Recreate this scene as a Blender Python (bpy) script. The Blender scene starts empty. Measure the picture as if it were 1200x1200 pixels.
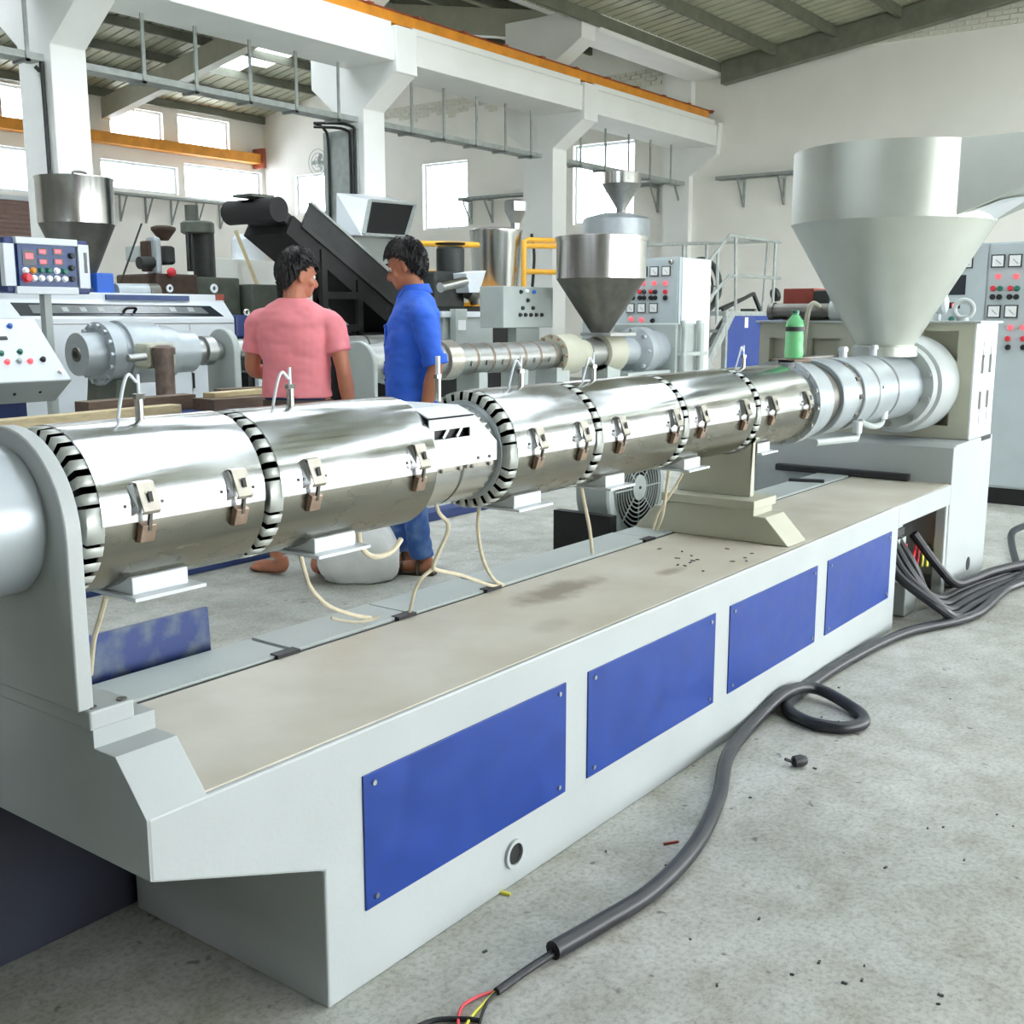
import bpy, bmesh, math, random
from mathutils import Vector, Matrix, noise
random.seed(7)
PI = math.pi
S = bpy.context.scene
COL = S.collection
R = math.radians

# ------------------------------------------------------------------ camera
F_PX = 1296.0
CAM = Vector((0, 0, 1.35))
PITCH = math.atan(230 / F_PX)
YAW = R(36.95)
cd = bpy.data.cameras.new('camera')
cd.sensor_width = 36
cd.lens = F_PX * 36 / 1200
cd.clip_end = 300
cam = bpy.data.objects.new('camera', cd)
COL.objects.link(cam)
cam.location = CAM
cam.rotation_euler = (PI / 2 - PITCH, 0, YAW - PI / 2)
S.camera = cam
FW = Vector((math.cos(YAW) * math.cos(PITCH), math.sin(YAW) * math.cos(PITCH), -math.sin(PITCH)))
RT = Vector((math.sin(YAW), -math.cos(YAW), 0))
UP = RT.cross(FW)

# ------------------------------------------------------------------ light and exposure
w = bpy.data.worlds.new('sky')
S.world = w
w.use_nodes = True
bg = w.node_tree.nodes['Background']
bg.inputs[0].default_value = (0.93, 0.97, 1.0, 1)
bg.inputs[1].default_value = 8.0
S.view_settings.view_transform = 'Standard'
S.view_settings.look = 'None'
S.view_settings.gamma = 1
S.view_settings.use_curve_mapping = False
S.view_settings.exposure = 0.52

# the hall's tall open side (daylight), behind and to the right of the camera
def area(name, loc, rot, sx, sy, power, color=(1, 1, 1)):
    l = bpy.data.lights.new(name, 'AREA')
    l.shape = 'RECTANGLE'
    l.size = sx
    l.size_y = sy
    l.energy = power
    l.color = color
    o = bpy.data.objects.new(name, l)
    COL.objects.link(o)
    o.location = loc
    o.rotation_euler = rot
    return o

# ------------------------------------------------------------------ helpers
def P(px, py, x=None, y=None, z=None):
    """point of the place that lies on the given plane along a measured sight line"""
    d = FW * F_PX + RT * (px - 600) - UP * (py - 600)
    if x is not None:
        t = (x - CAM.x) / d.x
    elif y is not None:
        t = (y - CAM.y) / d.y
    else:
        t = (z - CAM.z) / d.z
    return CAM + d * t


OFF = {}


class MB:
    def __init__(self):
        self.v = []
        self.f = []

    def add(self, vs, fs):
        n = len(self.v)
        self.v += [Vector(p) for p in vs]
        self.f += [tuple(i + n for i in q) for q in fs]
        return self

    def box(self, x0, y0, z0, x1, y1, z1):
        if x0 > x1: x0, x1 = x1, x0
        if y0 > y1: y0, y1 = y1, y0
        if z0 > z1: z0, z1 = z1, z0
        return self.add([(x0, y0, z0), (x1, y0, z0), (x1, y1, z0), (x0, y1, z0), (x0, y0, z1), (x1, y0, z1), (x1, y1, z1), (x0, y1, z1)],
                        [(0, 3, 2, 1), (4, 5, 6, 7), (0, 1, 5, 4), (1, 2, 6, 5), (2, 3, 7, 6), (3, 0, 4, 7)])

    def obox(self, c, size, m):
        m = m.to_3x3()
        c = Vector(c)
        hx, hy, hz = [s / 2 for s in size]
        vs = [c + m @ Vector((sx * hx, sy * hy, sz * hz)) for sz in (-1, 1) for sx, sy in ((-1, -1), (1, -1), (1, 1), (-1, 1))]
        return self.add(vs, [(0, 3, 2, 1), (4, 5, 6, 7), (0, 1, 5, 4), (1, 2, 6, 5), (2, 3, 7, 6), (3, 0, 4, 7)])

    def bar(self, a, b, wy, wz, up=(0, 0, 1)):
        a = Vector(a); b = Vector(b)
        t = (b - a)
        L = t.length
        t.normalize()
        u = Vector(up)
        s = u.cross(t)
        if s.length < 1e-4: s = Vector((0, 1, 0)).cross(t)
        s.normalize()
        u = t.cross(s)
        m = Matrix((t, s, u)).transposed()
        return self.obox((a + b) / 2, (L, wy, wz), m)

    def prism(self, poly, axis, a, b):
        """poly: 2d outline; axis 'x': (y,z) outline, 'y': (x,z), 'z': (x,y)"""
        n = len(poly)
        def mk(p, t):
            if axis == 'x': return (t, p[0], p[1])
            if axis == 'y': return (p[0], t, p[1])
            return (p[0], p[1], t)
        vs = [mk(p, a) for p in poly] + [mk(p, b) for p in poly]
        fs = [tuple(range(n)), tuple(range(2 * n - 1, n - 1, -1))]
        for i in range(n):
            j = (i + 1) % n
            fs.append((i, i + n, j + n, j))
        return self.add(vs, fs)

    def lathe(self, prof, o, ax, n=32, a0=0.0, a1=2 * PI):
        """prof: (t, r) along axis ax from origin o"""
        ax = Vector(ax).normalized()
        o = Vector(o)
        ref = Vector((0, 0, 1)) if abs(ax.z) < 0.9 else Vector((0, -1, 0))
        u = (ref - ax * ref.dot(ax)).normalized()
        w_ = ax.cross(u)
        full = abs(a1 - a0 - 2 * PI) < 1e-6
        m = n if full else n + 1
        vs = []
        for t, r in prof:
            for i in range(m):
                a = a0 + (a1 - a0) * i / n
                vs.append(o + ax * t + (u * math.cos(a) + w_ * math.sin(a)) * r)
        fs = []
        for k in range(len(prof) - 1):
            for i in range(m if full else m - 1):
                j = (i + 1) % m
                fs.append((k * m + i, k * m + j, (k + 1) * m + j, (k + 1) * m + i))
        if full:
            if prof[0][1] > 1e-5: fs.append(tuple(range(m - 1, -1, -1)))
            if prof[-1][1] > 1e-5: fs.append(tuple((len(prof) - 1) * m + i for i in range(m)))
        return self.add(vs, fs)

    def cyl(self, a, b, r, r2=None, n=16):
        a = Vector(a); b = Vector(b)
        return self.lathe([(0, r), ((b - a).length, r if r2 is None else r2)], a, b - a, n)

    def ring(self, c, ax, r, tr, n=32, m=8):
        ax = Vector(ax).normalized()
        ref = Vector((0, 0, 1)) if abs(ax.z) < 0.9 else Vector((1, 0, 0))
        u = (ref - ax * ref.dot(ax)).normalized()
        w_ = ax.cross(u)
        c = Vector(c)
        vs = []; fs = []
        for i in range(n):
            a = 2 * PI * i / n
            d = u * math.cos(a) + w_ * math.sin(a)
            for j in range(m):
                b = 2 * PI * j / m
                vs.append(c + d * (r + tr * math.cos(b)) + ax * tr * math.sin(b))
        for i in range(n):
            for j in range(m):
                i2 = (i + 1) % n; j2 = (j + 1) % m
                fs.append((i * m + j, i2 * m + j, i2 * m + j2, i * m + j2))
        return self.add(vs, fs)

    def tube(self, pts, r, n=8, sub=6, radii=None):
        pts = [Vector(p) for p in pts]
        if sub > 1 and len(pts) > 2:
            q = []; rr = []
            for i in range(len(pts) - 1):
                p0 = pts[max(i - 1, 0)]; p1 = pts[i]; p2 = pts[i + 1]; p3 = pts[min(i + 2, len(pts) - 1)]
                for k in range(sub):
                    t = k / sub
                    q.append(0.5 * ((2 * p1) + (p2 - p0) * t + (2 * p0 - 5 * p1 + 4 * p2 - p3) * t * t + (3 * p1 - p0 - 3 * p2 + p3) * t ** 3))
                    if radii: rr.append(radii[i] * (1 - t) + radii[i + 1] * t)
            q.append(pts[-1])
            if radii: rr.append(radii[-1])
            pts = q
            radii = rr if radii else None
        k = len(pts)
        t0 = (pts[1] - pts[0]).normalized()
        u = t0.cross(Vector((0, 0, 1)))
        if u.length < 1e-3: u = t0.cross(Vector((0, 1, 0)))
        u.normalize()
        vs = []; fs = []
        for i, p in enumerate(pts):
            t = (pts[min(i + 1, k - 1)] - pts[max(i - 1, 0)]).normalized()
            u = (u - t * u.dot(t)).normalized()
            w_ = t.cross(u)
            ri = radii[i] if radii else r
            for j in range(n):
                a = 2 * PI * j / n
                vs.append(p + (u * math.cos(a) + w_ * math.sin(a)) * ri)
        for i in range(k - 1):
            for j in range(n):
                j2 = (j + 1) % n
                fs.append((i * n + j, i * n + j2, (i + 1) * n + j2, (i + 1) * n + j))
        fs.append(tuple(range(n - 1, -1, -1)))
        fs.append(tuple((k - 1) * n + j for j in range(n)))
        return self.add(vs, fs)

    def ball(self, c, r, n=16, m=10, rot=None):
        c = Vector(c)
        if not hasattr(r, '__len__'): r = (r, r, r)
        vs = []; fs = []
        for i in range(m + 1):
            th = PI * i / m
            for j in range(n):
                ph = 2 * PI * j / n
                p = Vector((r[0] * math.sin(th) * math.cos(ph), r[1] * math.sin(th) * math.sin(ph), r[2] * math.cos(th)))
                if rot: p = rot @ p
                vs.append(c + p)
        for i in range(m):
            for j in range(n):
                j2 = (j + 1) % n
                fs.append((i * n + j, (i + 1) * n + j, (i + 1) * n + j2, i * n + j2))
        return self.add(vs, fs)

    def mesh(self, name, off=Vector((0, 0, 0))):
        me = bpy.data.meshes.new(name)
        me.from_pydata([tuple(p - off) for p in self.v], [], self.f)
        bm = bmesh.new()
        bm.from_mesh(me)
        bmesh.ops.remove_doubles(bm, verts=bm.verts, dist=1e-5)
        bmesh.ops.recalc_face_normals(bm, faces=bm.faces)
        bm.to_mesh(me)
        bm.free()
        me.update()
        return me

    def build(self, name, mat, parent=None, smooth=35, bevel=0, label=None):
        off = OFF.get(parent.name, Vector((0, 0, 0))) if parent else Vector((0, 0, 0))
        if parent is None and self.v:
            lo = [min(p[i] for p in self.v) for i in range(3)]
            hi = [max(p[i] for p in self.v) for i in range(3)]
            off = Vector(((lo[0] + hi[0]) / 2, (lo[1] + hi[1]) / 2, lo[2]))
        me = self.mesh(name, off)
        me.materials.append(M[mat] if isinstance(mat, str) else mat)
        if smooth:
            me.shade_smooth()
            me.set_sharp_from_angle(angle=R(smooth))
        o = bpy.data.objects.new(name, me)
        COL.objects.link(o)
        if parent:
            o.parent = parent
        else:
            o.location = off
        OFF[o.name] = off
        if bevel:
            b = o.modifiers.new('bevel', 'BEVEL')
            b.width = bevel
            b.segments = 2
            b.limit_method = 'ANGLE'
            b.angle_limit = R(40)
            b.harden_normals = False
        if label: o['label'] = label
        return o


def tag(o, label=None, cat=None, group=None, kind=None):
    if label: o['label'] = label
    if cat: o['category'] = cat
    if group: o['group'] = group
    if kind: o['kind'] = kind
    return o


def thing(name, label, cat, loc=(0, 0, 0), group=None):
    o = bpy.data.objects.new(name, None)
    COL.objects.link(o)
    o.location = loc
    o.empty_display_size = 0.1
    OFF[o.name] = Vector(loc)
    return tag(o, label, cat, group)


def sub(obj_):
    """part of a part: keeps the offset of its thing"""
    return obj_


def share(src, name, parent, loc):
    """copy that shares mesh data; loc is a world position for the mesh origin"""
    o = src.copy()
    o.name = name
    COL.objects.link(o)
    o.parent = parent
    o.location = Vector(loc) - OFF.get(parent.name, Vector((0, 0, 0)))
    return o


def struct(mb, name, mat, smooth=30, bevel=0):
    return tag(mb.build(name, mat, None, smooth, bevel), kind='structure')


# ------------------------------------------------------------------ materials
M = {}


def s2l(c):
    return tuple(((v / 255) / 12.92 if v / 255 <= 0.04045 else (((v / 255) + 0.055) / 1.055) ** 2.4) for v in c)


def mat(name, rgb, rough=0.5, metal=0.0, var=0.08, scale=6.0, bump=0.0, bscale=60.0, rgb2=None, thr=None, spec=0.5, rvar=0.0, stretch=(1, 1, 1), coat=0.0):
    m = bpy.data.materials.new(name)
    m.use_nodes = True
    nt = m.node_tree
    b = nt.nodes['Principled BSDF']
    b.inputs['Roughness'].default_value = rough
    b.inputs['Metallic'].default_value = metal
    b.inputs['Specular IOR Level'].default_value = spec
    if coat: b.inputs['Coat Weight'].default_value = coat
    c = s2l(rgb)
    tc = nt.nodes.new('ShaderNodeTexCoord')
    mp = nt.nodes.new('ShaderNodeMapping')
    mp.inputs['Scale'].default_value = stretch
    nt.links.new(tc.outputs['Object'], mp.inputs[0])
    nz = nt.nodes.new('ShaderNodeTexNoise')
    nz.inputs['Scale'].default_value = scale
    nz.inputs['Detail'].default_value = 5
    nt.links.new(mp.outputs[0], nz.inputs['Vector'])
    cr = nt.nodes.new('ShaderNodeValToRGB')
    if rgb2 is None:
        lo = [max(0, v * (1 - var)) for v in c]
        hi = [min(1, v * (1 + var)) for v in c]
        e0, e1 = 0.3, 0.7
    else:
        lo = c; hi = s2l(rgb2)
        e0, e1 = thr or (0.4, 0.65)
    cr.color_ramp.elements[0].position = e0
    cr.color_ramp.elements[1].position = e1
    cr.color_ramp.elements[0].color = (*lo, 1)
    cr.color_ramp.elements[1].color = (*hi, 1)
    nt.links.new(nz.outputs['Fac'], cr.inputs[0])
    nt.links.new(cr.outputs[0], b.inputs['Base Color'])
    if rvar:
        mr = nt.nodes.new('ShaderNodeMapRange')
        mr.inputs[1].default_value = 0.3; mr.inputs[2].default_value = 0.7
        mr.inputs[3].default_value = max(0, rough - rvar); mr.inputs[4].default_value = rough + rvar
        nt.links.new(nz.outputs['Fac'], mr.inputs[0])
        nt.links.new(mr.outputs[0], b.inputs['Roughness'])
    if bump:
        n2 = nt.nodes.new('ShaderNodeTexNoise')
        n2.inputs['Scale'].default_value = bscale
        n2.inputs['Detail'].default_value = 3
        nt.links.new(mp.outputs[0], n2.inputs['Vector'])
        bp = nt.nodes.new('ShaderNodeBump')
        bp.inputs['Strength'].default_value = bump
        bp.inputs['Distance'].default_value = 0.01
        nt.links.new(n2.outputs['Fac'], bp.inputs['Height'])
        nt.links.new(bp.outputs[0], b.inputs['Normal'])
    M[name] = m
    return m


mat('paint', (171, 177, 176), 0.42, var=0.05, scale=3, bump=0.05, bscale=90)
mat('paint_grey', (168, 176, 172), 0.45, var=0.06, scale=4)
mat('paint_white', (212, 218, 222), 0.4, var=0.03, scale=3)
mat('paint_cream', (178, 178, 160), 0.45, var=0.06, scale=5)
mat('cab_grey', (176, 186, 188), 0.45, var=0.04, scale=6)
mat('blue_panel', (16, 54, 132), 0.38, var=0.12, scale=14, rvar=0.06)
mat('blue_worn', (34, 56, 116), 0.55, rgb2=(98, 110, 124), thr=(0.45, 0.66), scale=13, rvar=0.1)
mat('blue_paint', (30, 92, 190), 0.4, var=0.08)
mat('navy_shade', (30, 35, 50), 0.6, var=0.25, scale=5)  # shade under the bed nose put into the colour
mat('blue_dark', (36, 56, 110), 0.4, var=0.1)
mat('chrome', (208, 211, 214), 0.16, 1.0, var=0.05, scale=5, rvar=0.07, stretch=(1, 3, 3), bump=0.02, bscale=7)
mat('steel', (205, 205, 202), 0.22, 1.0, var=0.05, scale=4, rvar=0.03, stretch=(4, 4, 0.3))
mat('chrome_shaded', (146, 144, 134), 0.26, 1.0, var=0.06, scale=5, rvar=0.05, stretch=(1, 3, 3), bump=0.02, bscale=7)  # lower covers' chrome with the dimmer reflection put into its colour
mat('steel_dull', (172, 174, 172), 0.38, 1.0, var=0.1, scale=12, rvar=0.08)
mat('steel_dark', (120, 118, 112), 0.42, 1.0, var=0.15, scale=9)
mat('alu', (196, 202, 206), 0.32, 0.75, var=0.06, scale=8)
mat('alu_paint', (172, 180, 184), 0.36, 0.35, var=0.06, scale=10)
mat('hopper_paint', (198, 203, 194), 0.36, 0.5, var=0.06, scale=4, rvar=0.06)
mat('bronze', (182, 158, 140), 0.4, 0.9, var=0.2, scale=40)
mat('tin', (196, 190, 180), 0.32, 0.9, var=0.12, scale=40)
mat('black', (16, 17, 18), 0.55, var=0.1)
mat('rubber', (30, 31, 34), 0.5, var=0.25, scale=20, bump=0.1, bscale=120)
mat('hose', (34, 36, 40), 0.42, var=0.25, scale=10)
mat('dark_machine', (44, 48, 46), 0.5, var=0.25, scale=8)
mat('green_machine', (88, 94, 84), 0.5, var=0.2, scale=6)
mat('brown_iron', (70, 52, 42), 0.6, var=0.3, scale=12)
mat('rust_post', (112, 96, 88), 0.55, 0.3, var=0.25, scale=20)
mat('conveyor', (38, 40, 42), 0.5, var=0.3, scale=5)
mat('belt', (30, 30, 30), 0.7, var=0.2, scale=9)
mat('wall', (240, 238, 230), 0.8, var=0.03, scale=1.2, bump=0.05, bscale=20)
mat('concrete_paint', (238, 239, 235), 0.75, var=0.03, scale=1.5, bump=0.04, bscale=18)
mat('wall_dim', (112, 110, 102), 0.85, var=0.08, scale=2)  # tone of the unseen near wall, kept dark to cut bounced light
mat('brick', (222, 220, 206), 0.85, var=0.08, scale=8, bump=0.3, bscale=40)
mat('mortar', (176, 172, 156), 0.9, var=0.1, scale=8)
mat('roof_sheet', (174, 174, 152), 0.55, 0.2, var=0.12, scale=3)
mat('roof_steel', (122, 124, 110), 0.5, 0.2, var=0.15, scale=4)
mat('purlin', (110, 112, 98), 0.55, 0.2, var=0.15, scale=4)
mat('rail_orange', (224, 146, 40), 0.5, var=0.15, scale=4)
mat('rail_rust', (150, 72, 48), 0.6, var=0.2, scale=6)
mat('galv', (158, 164, 160), 0.5, 0.15, var=0.15, scale=10)
mat('yellow', (236, 178, 60), 0.45, var=0.06)
mat('orange_frame', (222, 150, 30), 0.45, var=0.08)
mat('red', (214, 50, 62), 0.35, var=0.05)
mat('red_box', (150, 62, 46), 0.5, var=0.15, scale=12)
mat('green_btn', (30, 110, 90), 0.35, var=0.05)
mat('blue_btn', (40, 100, 190), 0.3, var=0.05)
mat('white_btn', (244, 246, 248), 0.3, var=0.02)
mat('panel_navy', (46, 70, 120), 0.35, var=0.06, scale=12)
mat('gauge_face', (232, 234, 232), 0.3, var=0.02)
mat('screen', (42, 48, 52), 0.25, var=0.1)
mat('smoked', (112, 116, 116), 0.2, var=0.12, scale=9)
mat('paper', (232, 234, 236), 0.7, var=0.02)
mat('sack', (232, 233, 230), 0.55, var=0.06, scale=9, bump=0.2, bscale=14)
mat('cable_beige', (206, 196, 170), 0.5, var=0.1, scale=30)
mat('cable_blue', (40, 50, 150), 0.5, var=0.05)
mat('wire_red', (220, 70, 80), 0.45, var=0.05)
mat('wire_yellow', (214, 210, 70), 0.45, var=0.05)
mat('wood', (196, 180, 140), 0.65, var=0.15, scale=9, stretch=(1, 8, 8))
mat('wood_dark', (104, 86, 70), 0.7, var=0.2, scale=8, stretch=(1, 6, 6))
mat('shutter', (140, 116, 108), 0.6, var=0.08, scale=9)
mat('skin', (178, 116, 86), 0.5, var=0.06, scale=12)
mat('skin2', (192, 126, 98), 0.5, var=0.06, scale=12)
mat('hair', (22, 20, 20), 0.55, var=0.3, scale=60, bump=0.6, bscale=90)
mat('pink_shirt', (246, 146, 154), 0.75, var=0.06, scale=9, bump=0.25, bscale=14)
mat('blue_shirt', (46, 104, 224), 0.65, var=0.07, scale=8, bump=0.25, bscale=12)
mat('jeans_dark', (40, 50, 84), 0.75, var=0.15, scale=14)
mat('jeans', (58, 96, 160), 0.75, rgb2=(128, 160, 200), thr=(0.45, 0.75), scale=9)
mat('leather', (84, 74, 60), 0.6, var=0.15, scale=16)
mat('eye_white', (232, 228, 222), 0.3, var=0.02)
mat('insul', (208, 210, 206), 0.7, var=0.06, scale=18)
mat('tooth', (190, 194, 188), 0.45, 0.3, var=0.08, scale=30)
mat('grille', (150, 158, 152), 0.5, var=0.06)


def glass_mat(name, col, mix=0.15, rough=0.02):
    m = bpy.data.materials.new(name)
    m.use_nodes = True
    nt = m.node_tree
    nt.nodes.clear()
    out = nt.nodes.new('ShaderNodeOutputMaterial')
    tr = nt.nodes.new('ShaderNodeBsdfTransparent')
    tr.inputs[0].default_value = (*col, 1)
    gl = nt.nodes.new('ShaderNodeBsdfGlossy')
    gl.inputs['Roughness'].default_value = rough
    mx = nt.nodes.new('ShaderNodeMixShader')
    mx.inputs[0].default_value = mix
    nt.links.new(tr.outputs[0], mx.inputs[1])
    nt.links.new(gl.outputs[0], mx.inputs[2])
    nt.links.new(mx.outputs[0], out.inputs[0])
    M[name] = m


glass_mat('pane', (0.95, 0.97, 1.0), 0.06)
glass_mat('skylight', (0.9, 0.95, 1.0), 0.1, 0.3)
glass_mat('lid_glass', (0.72, 0.76, 0.78), 0.12)


def emis(name, rgb, s):
    m = bpy.data.materials.new(name)
    m.use_nodes = True
    b = m.node_tree.nodes['Principled BSDF']
    b.inputs['Base Color'].default_value = (*s2l(rgb), 1)
    b.inputs['Emission Color'].default_value = (*s2l(rgb), 1)
    b.inputs['Emission Strength'].default_value = s
    M[name] = m


emis('led_red', (255, 70, 80), 2.5)
emis('lamp_red', (236, 96, 104), 0.5)


def pet():
    m = bpy.data.materials.new('pet_green')
    m.use_nodes = True
    nt = m.node_tree
    b = nt.nodes['Principled BSDF']
    b.inputs['Base Color'].default_value = (0.22, 0.80, 0.34, 1)
    b.inputs['Roughness'].default_value = 0.08
    b.inputs['Alpha'].default_value = 0.5
    M['pet_green'] = m


pet()


def floor_mat():
    m = bpy.data.materials.new('floor_concrete')
    m.use_nodes = True
    nt = m.node_tree
    b = nt.nodes['Principled BSDF']
    b.inputs['Roughness'].default_value = 0.62
    tc = nt.nodes.new('ShaderNodeTexCoord')
    def nzn(scale, detail, rough=0.55):
        n = nt.nodes.new('ShaderNodeTexNoise')
        n.inputs['Scale'].default_value = scale
        n.inputs['Detail'].default_value = detail
        n.inputs['Roughness'].default_value = rough
        nt.links.new(tc.outputs['Object'], n.inputs['Vector'])
        return n
    def ramp(n, e0, c0, e1, c1):
        r = nt.nodes.new('ShaderNodeValToRGB')
        r.color_ramp.elements[0].position = e0
        r.color_ramp.elements[1].position = e1
        r.color_ramp.elements[0].color = (*s2l(c0), 1)
        r.color_ramp.elements[1].color = (*s2l(c1), 1)
        nt.links.new(n.outputs['Fac'], r.inputs[0])
        return r
    def mul(a, b_, fac=1.0):
        x = nt.nodes.new('ShaderNodeMix')
        x.data_type = 'RGBA'
        x.blend_type = 'MULTIPLY'
        x.inputs[0].default_value = fac
        nt.links.new(a, x.inputs[6])
        nt.links.new(b_, x.inputs[7])
        return x.outputs[2]
    big = ramp(nzn(0.9, 6), 0.32, (164, 166, 158), 0.68, (196, 197, 190))
    mid = ramp(nzn(5, 8, 0.7), 0.33, (214, 210, 200), 0.6, (255, 255, 255))
    fine = ramp(nzn(70, 4, 0.7), 0.30, (196, 194, 188), 0.55, (255, 255, 255))
    spot = ramp(nzn(22, 2), 0.24, (120, 112, 104), 0.31, (255, 255, 255))
    c = mul(big.outputs[0], mid.outputs[0])
    c = mul(c, fine.outputs[0], 0.8)
    c = mul(c, spot.outputs[0], 0.7)
    nt.links.new(c, b.inputs['Base Color'])
    n2 = nzn(120, 4)
    bp = nt.nodes.new('ShaderNodeBump')
    bp.inputs['Strength'].default_value = 0.12
    bp.inputs['Distance'].default_value = 0.004
    nt.links.new(n2.outputs['Fac'], bp.inputs['Height'])
    nt.links.new(bp.outputs[0], b.inputs['Normal'])
    M['floor'] = m


floor_mat()


def bed_top_mat():
    """worn dusty cream paint of the bed's top with a few oil stains"""
    m = bpy.data.materials.new('bed_top')
    m.use_nodes = True
    nt = m.node_tree
    b = nt.nodes['Principled BSDF']
    b.inputs['Roughness'].default_value = 0.38
    tc = nt.nodes.new('ShaderNodeTexCoord')
    n = nt.nodes.new('ShaderNodeTexNoise')
    n.inputs['Scale'].default_value = 3.2
    n.inputs['Detail'].default_value = 6
    nt.links.new(tc.outputs['Object'], n.inputs['Vector'])
    r = nt.nodes.new('ShaderNodeValToRGB')
    r.color_ramp.elements[0].position = 0.3
    r.color_ramp.elements[1].position = 0.7
    r.color_ramp.elements[0].color = (*s2l((186, 178, 160)), 1)
    r.color_ramp.elements[1].color = (*s2l((208, 204, 190)), 1)
    nt.links.new(n.outputs['Fac'], r.inputs[0])
    cur = r.outputs[0]
    n3 = nt.nodes.new('ShaderNodeTexNoise')
    n3.inputs['Scale'].default_value = 12
    n3.inputs['Detail'].default_value = 4
    nt.links.new(tc.outputs['Object'], n3.inputs['Vector'])
    for (cx, cy, rx, ry, k) in BED_STAINS:
        mp = nt.nodes.new('ShaderNodeMapping')
        mp.inputs['Location'].default_value = (-cx / rx, -cy / ry, 0)
        mp.inputs['Scale'].default_value = (1 / rx, 1 / ry, 0)
        nt.links.new(tc.outputs['Object'], mp.inputs[0])
        ln = nt.nodes.new('ShaderNodeVectorMath')
        ln.operation = 'LENGTH'
        nt.links.new(mp.outputs[0], ln.inputs[0])
        ad = nt.nodes.new('ShaderNodeMath')
        ad.operation = 'MULTIPLY_ADD'
        ad.inputs[1].default_value = 1.6
        nt.links.new(n3.outputs['Fac'], ad.inputs[0])
        nt.links.new(ln.outputs['Value'], ad.inputs[2])
        mr = nt.nodes.new('ShaderNodeMapRange')
        mr.inputs[1].default_value = 1.2; mr.inputs[2].default_value = 2.0
        mr.inputs[3].default_value = k; mr.inputs[4].default_value = 0.0
        nt.links.new(ad.outputs[0], mr.inputs[0])
        mx = nt.nodes.new('ShaderNodeMix')
        mx.data_type = 'RGBA'
        nt.links.new(mr.outputs[0], mx.inputs[0])
        nt.links.new(cur, mx.inputs[6])
        mx.inputs[7].default_value = (*s2l((120, 104, 84)), 1)
        cur = mx.outputs[2]
    nt.links.new(cur, b.inputs['Base Color'])
    M['bed_top'] = m


BED_STAINS = [(2.62 - 3.2, 1.80 - 1.797, 0.20, 0.07, 0.8), (3.05 - 3.2, 1.66 - 1.797, 0.07, 0.03, 0.6), (2.3 - 3.2, 1.60 - 1.797, 0.09, 0.05, 0.25), (4.3 - 3.2, 1.75 - 1.797, 0.3, 0.1, 0.2)]
bed_top_mat()

# ------------------------------------------------------------------ the hall
W = 20.7      # inside face of the end wall (x)
B = 23.9      # inside face of the back wall (y)
XN = -3.6     # wall behind the camera
YN = -7.0     # open side of the hall
COLX = [6.74, 11.29, 15.76]


def cells(a0, a1, b0, b1, holes):
    A = sorted({a0, a1, *[h[0] for h in holes], *[h[1] for h in holes]})
    Bq = sorted({b0, b1, *[h[2] for h in holes], *[h[3] for h in holes]})
    A = [a for a in A if a0 <= a <= a1]
    Bq = [b for b in Bq if b0 <= b <= b1]
    for i in range(len(A) - 1):
        for j in range(len(Bq) - 1):
            ca = (A[i] + A[i + 1]) / 2; cb = (Bq[j] + Bq[j + 1]) / 2
            if any(h[0] < ca < h[1] and h[2] < cb < h[3] for h in holes): continue
            yield A[i], A[i + 1], Bq[j], Bq[j + 1]


mb = MB(); mb.box(XN, YN, -0.2, W + 0.3, B + 0.3, 0)
struct(mb, 'floor', 'floor', 0)
mb = MB(); mb.box(XN - 30, YN - 40, -0.25, W + 40, YN, -0.02)
struct(mb, 'yard_ground', 'floor', 0)

winE = [(P(385, 250, x=W).y, P(345, 205, x=W).y, P(365, 250, x=W).z, P(365, 204, x=W).z),
        (P(548, 268, x=W).y, P(495, 190, x=W).y, P(520, 268, x=W).z, P(520, 190, x=W).z),
        (P(742, 262, x=W).y, P(672, 170, x=W).y, P(700, 262, x=W).z, P(700, 168, x=W).z)]
mb = MB()
for a0, a1, b0, b1 in cells(YN, B + 0.3, 0, 8.2, winE):
    mb.box(W, a0, b0, W + 0.3, a1, b1)
wall_end = struct(mb, 'wall_end', 'wall', 0)
zl = lambda px, py: P(px, py, y=B).z
winB = []
for a, b, t, u in [(128, 190, 127, 163), (208, 268, 138, 174), (0, 44, 100, 150), (118, 208, 191, 224), (216, 306, 197, 236), (-10, 42, 172, 224)]:
    winB.append((P(a, t, y=B).x, P(b, t, y=B).x, P((a + b) / 2, u, y=B).z, P((a + b) / 2, t, y=B).z))
mb = MB()
for a0, a1, b0, b1 in cells(XN, W + 0.3, 0, 7.2, winB):
    mb.box(a0, B, b0, a1, B + 0.3, b1)
struct(mb, 'wall_back', 'wall', 0)
winN_added = [(1.8, 4.6, 4.1, 5.4), (5.6, 8.4, 4.1, 5.4)]  # unseen high windows, added to brighten left-facing faces such as the hopper chute
mb = MB()
for a0, a1, b0, b1 in cells(YN, B, 0, 8.2, winN_added):
    mb.box(XN - 0.3, a0, b0, XN, a1, b1)
struct(mb, 'wall_near', 'wall_dim', 0)
mb = MB(); mb.box(XN, YN - 0.3, 3.6, W, YN, 8.0); mb.box(XN, YN - 0.3, 0, 0.6, YN, 3.6)  # unseen; the floor-height piece narrows the opening to hold back side light
struct(mb, 'wall_open_side', 'wall', 0)

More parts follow.
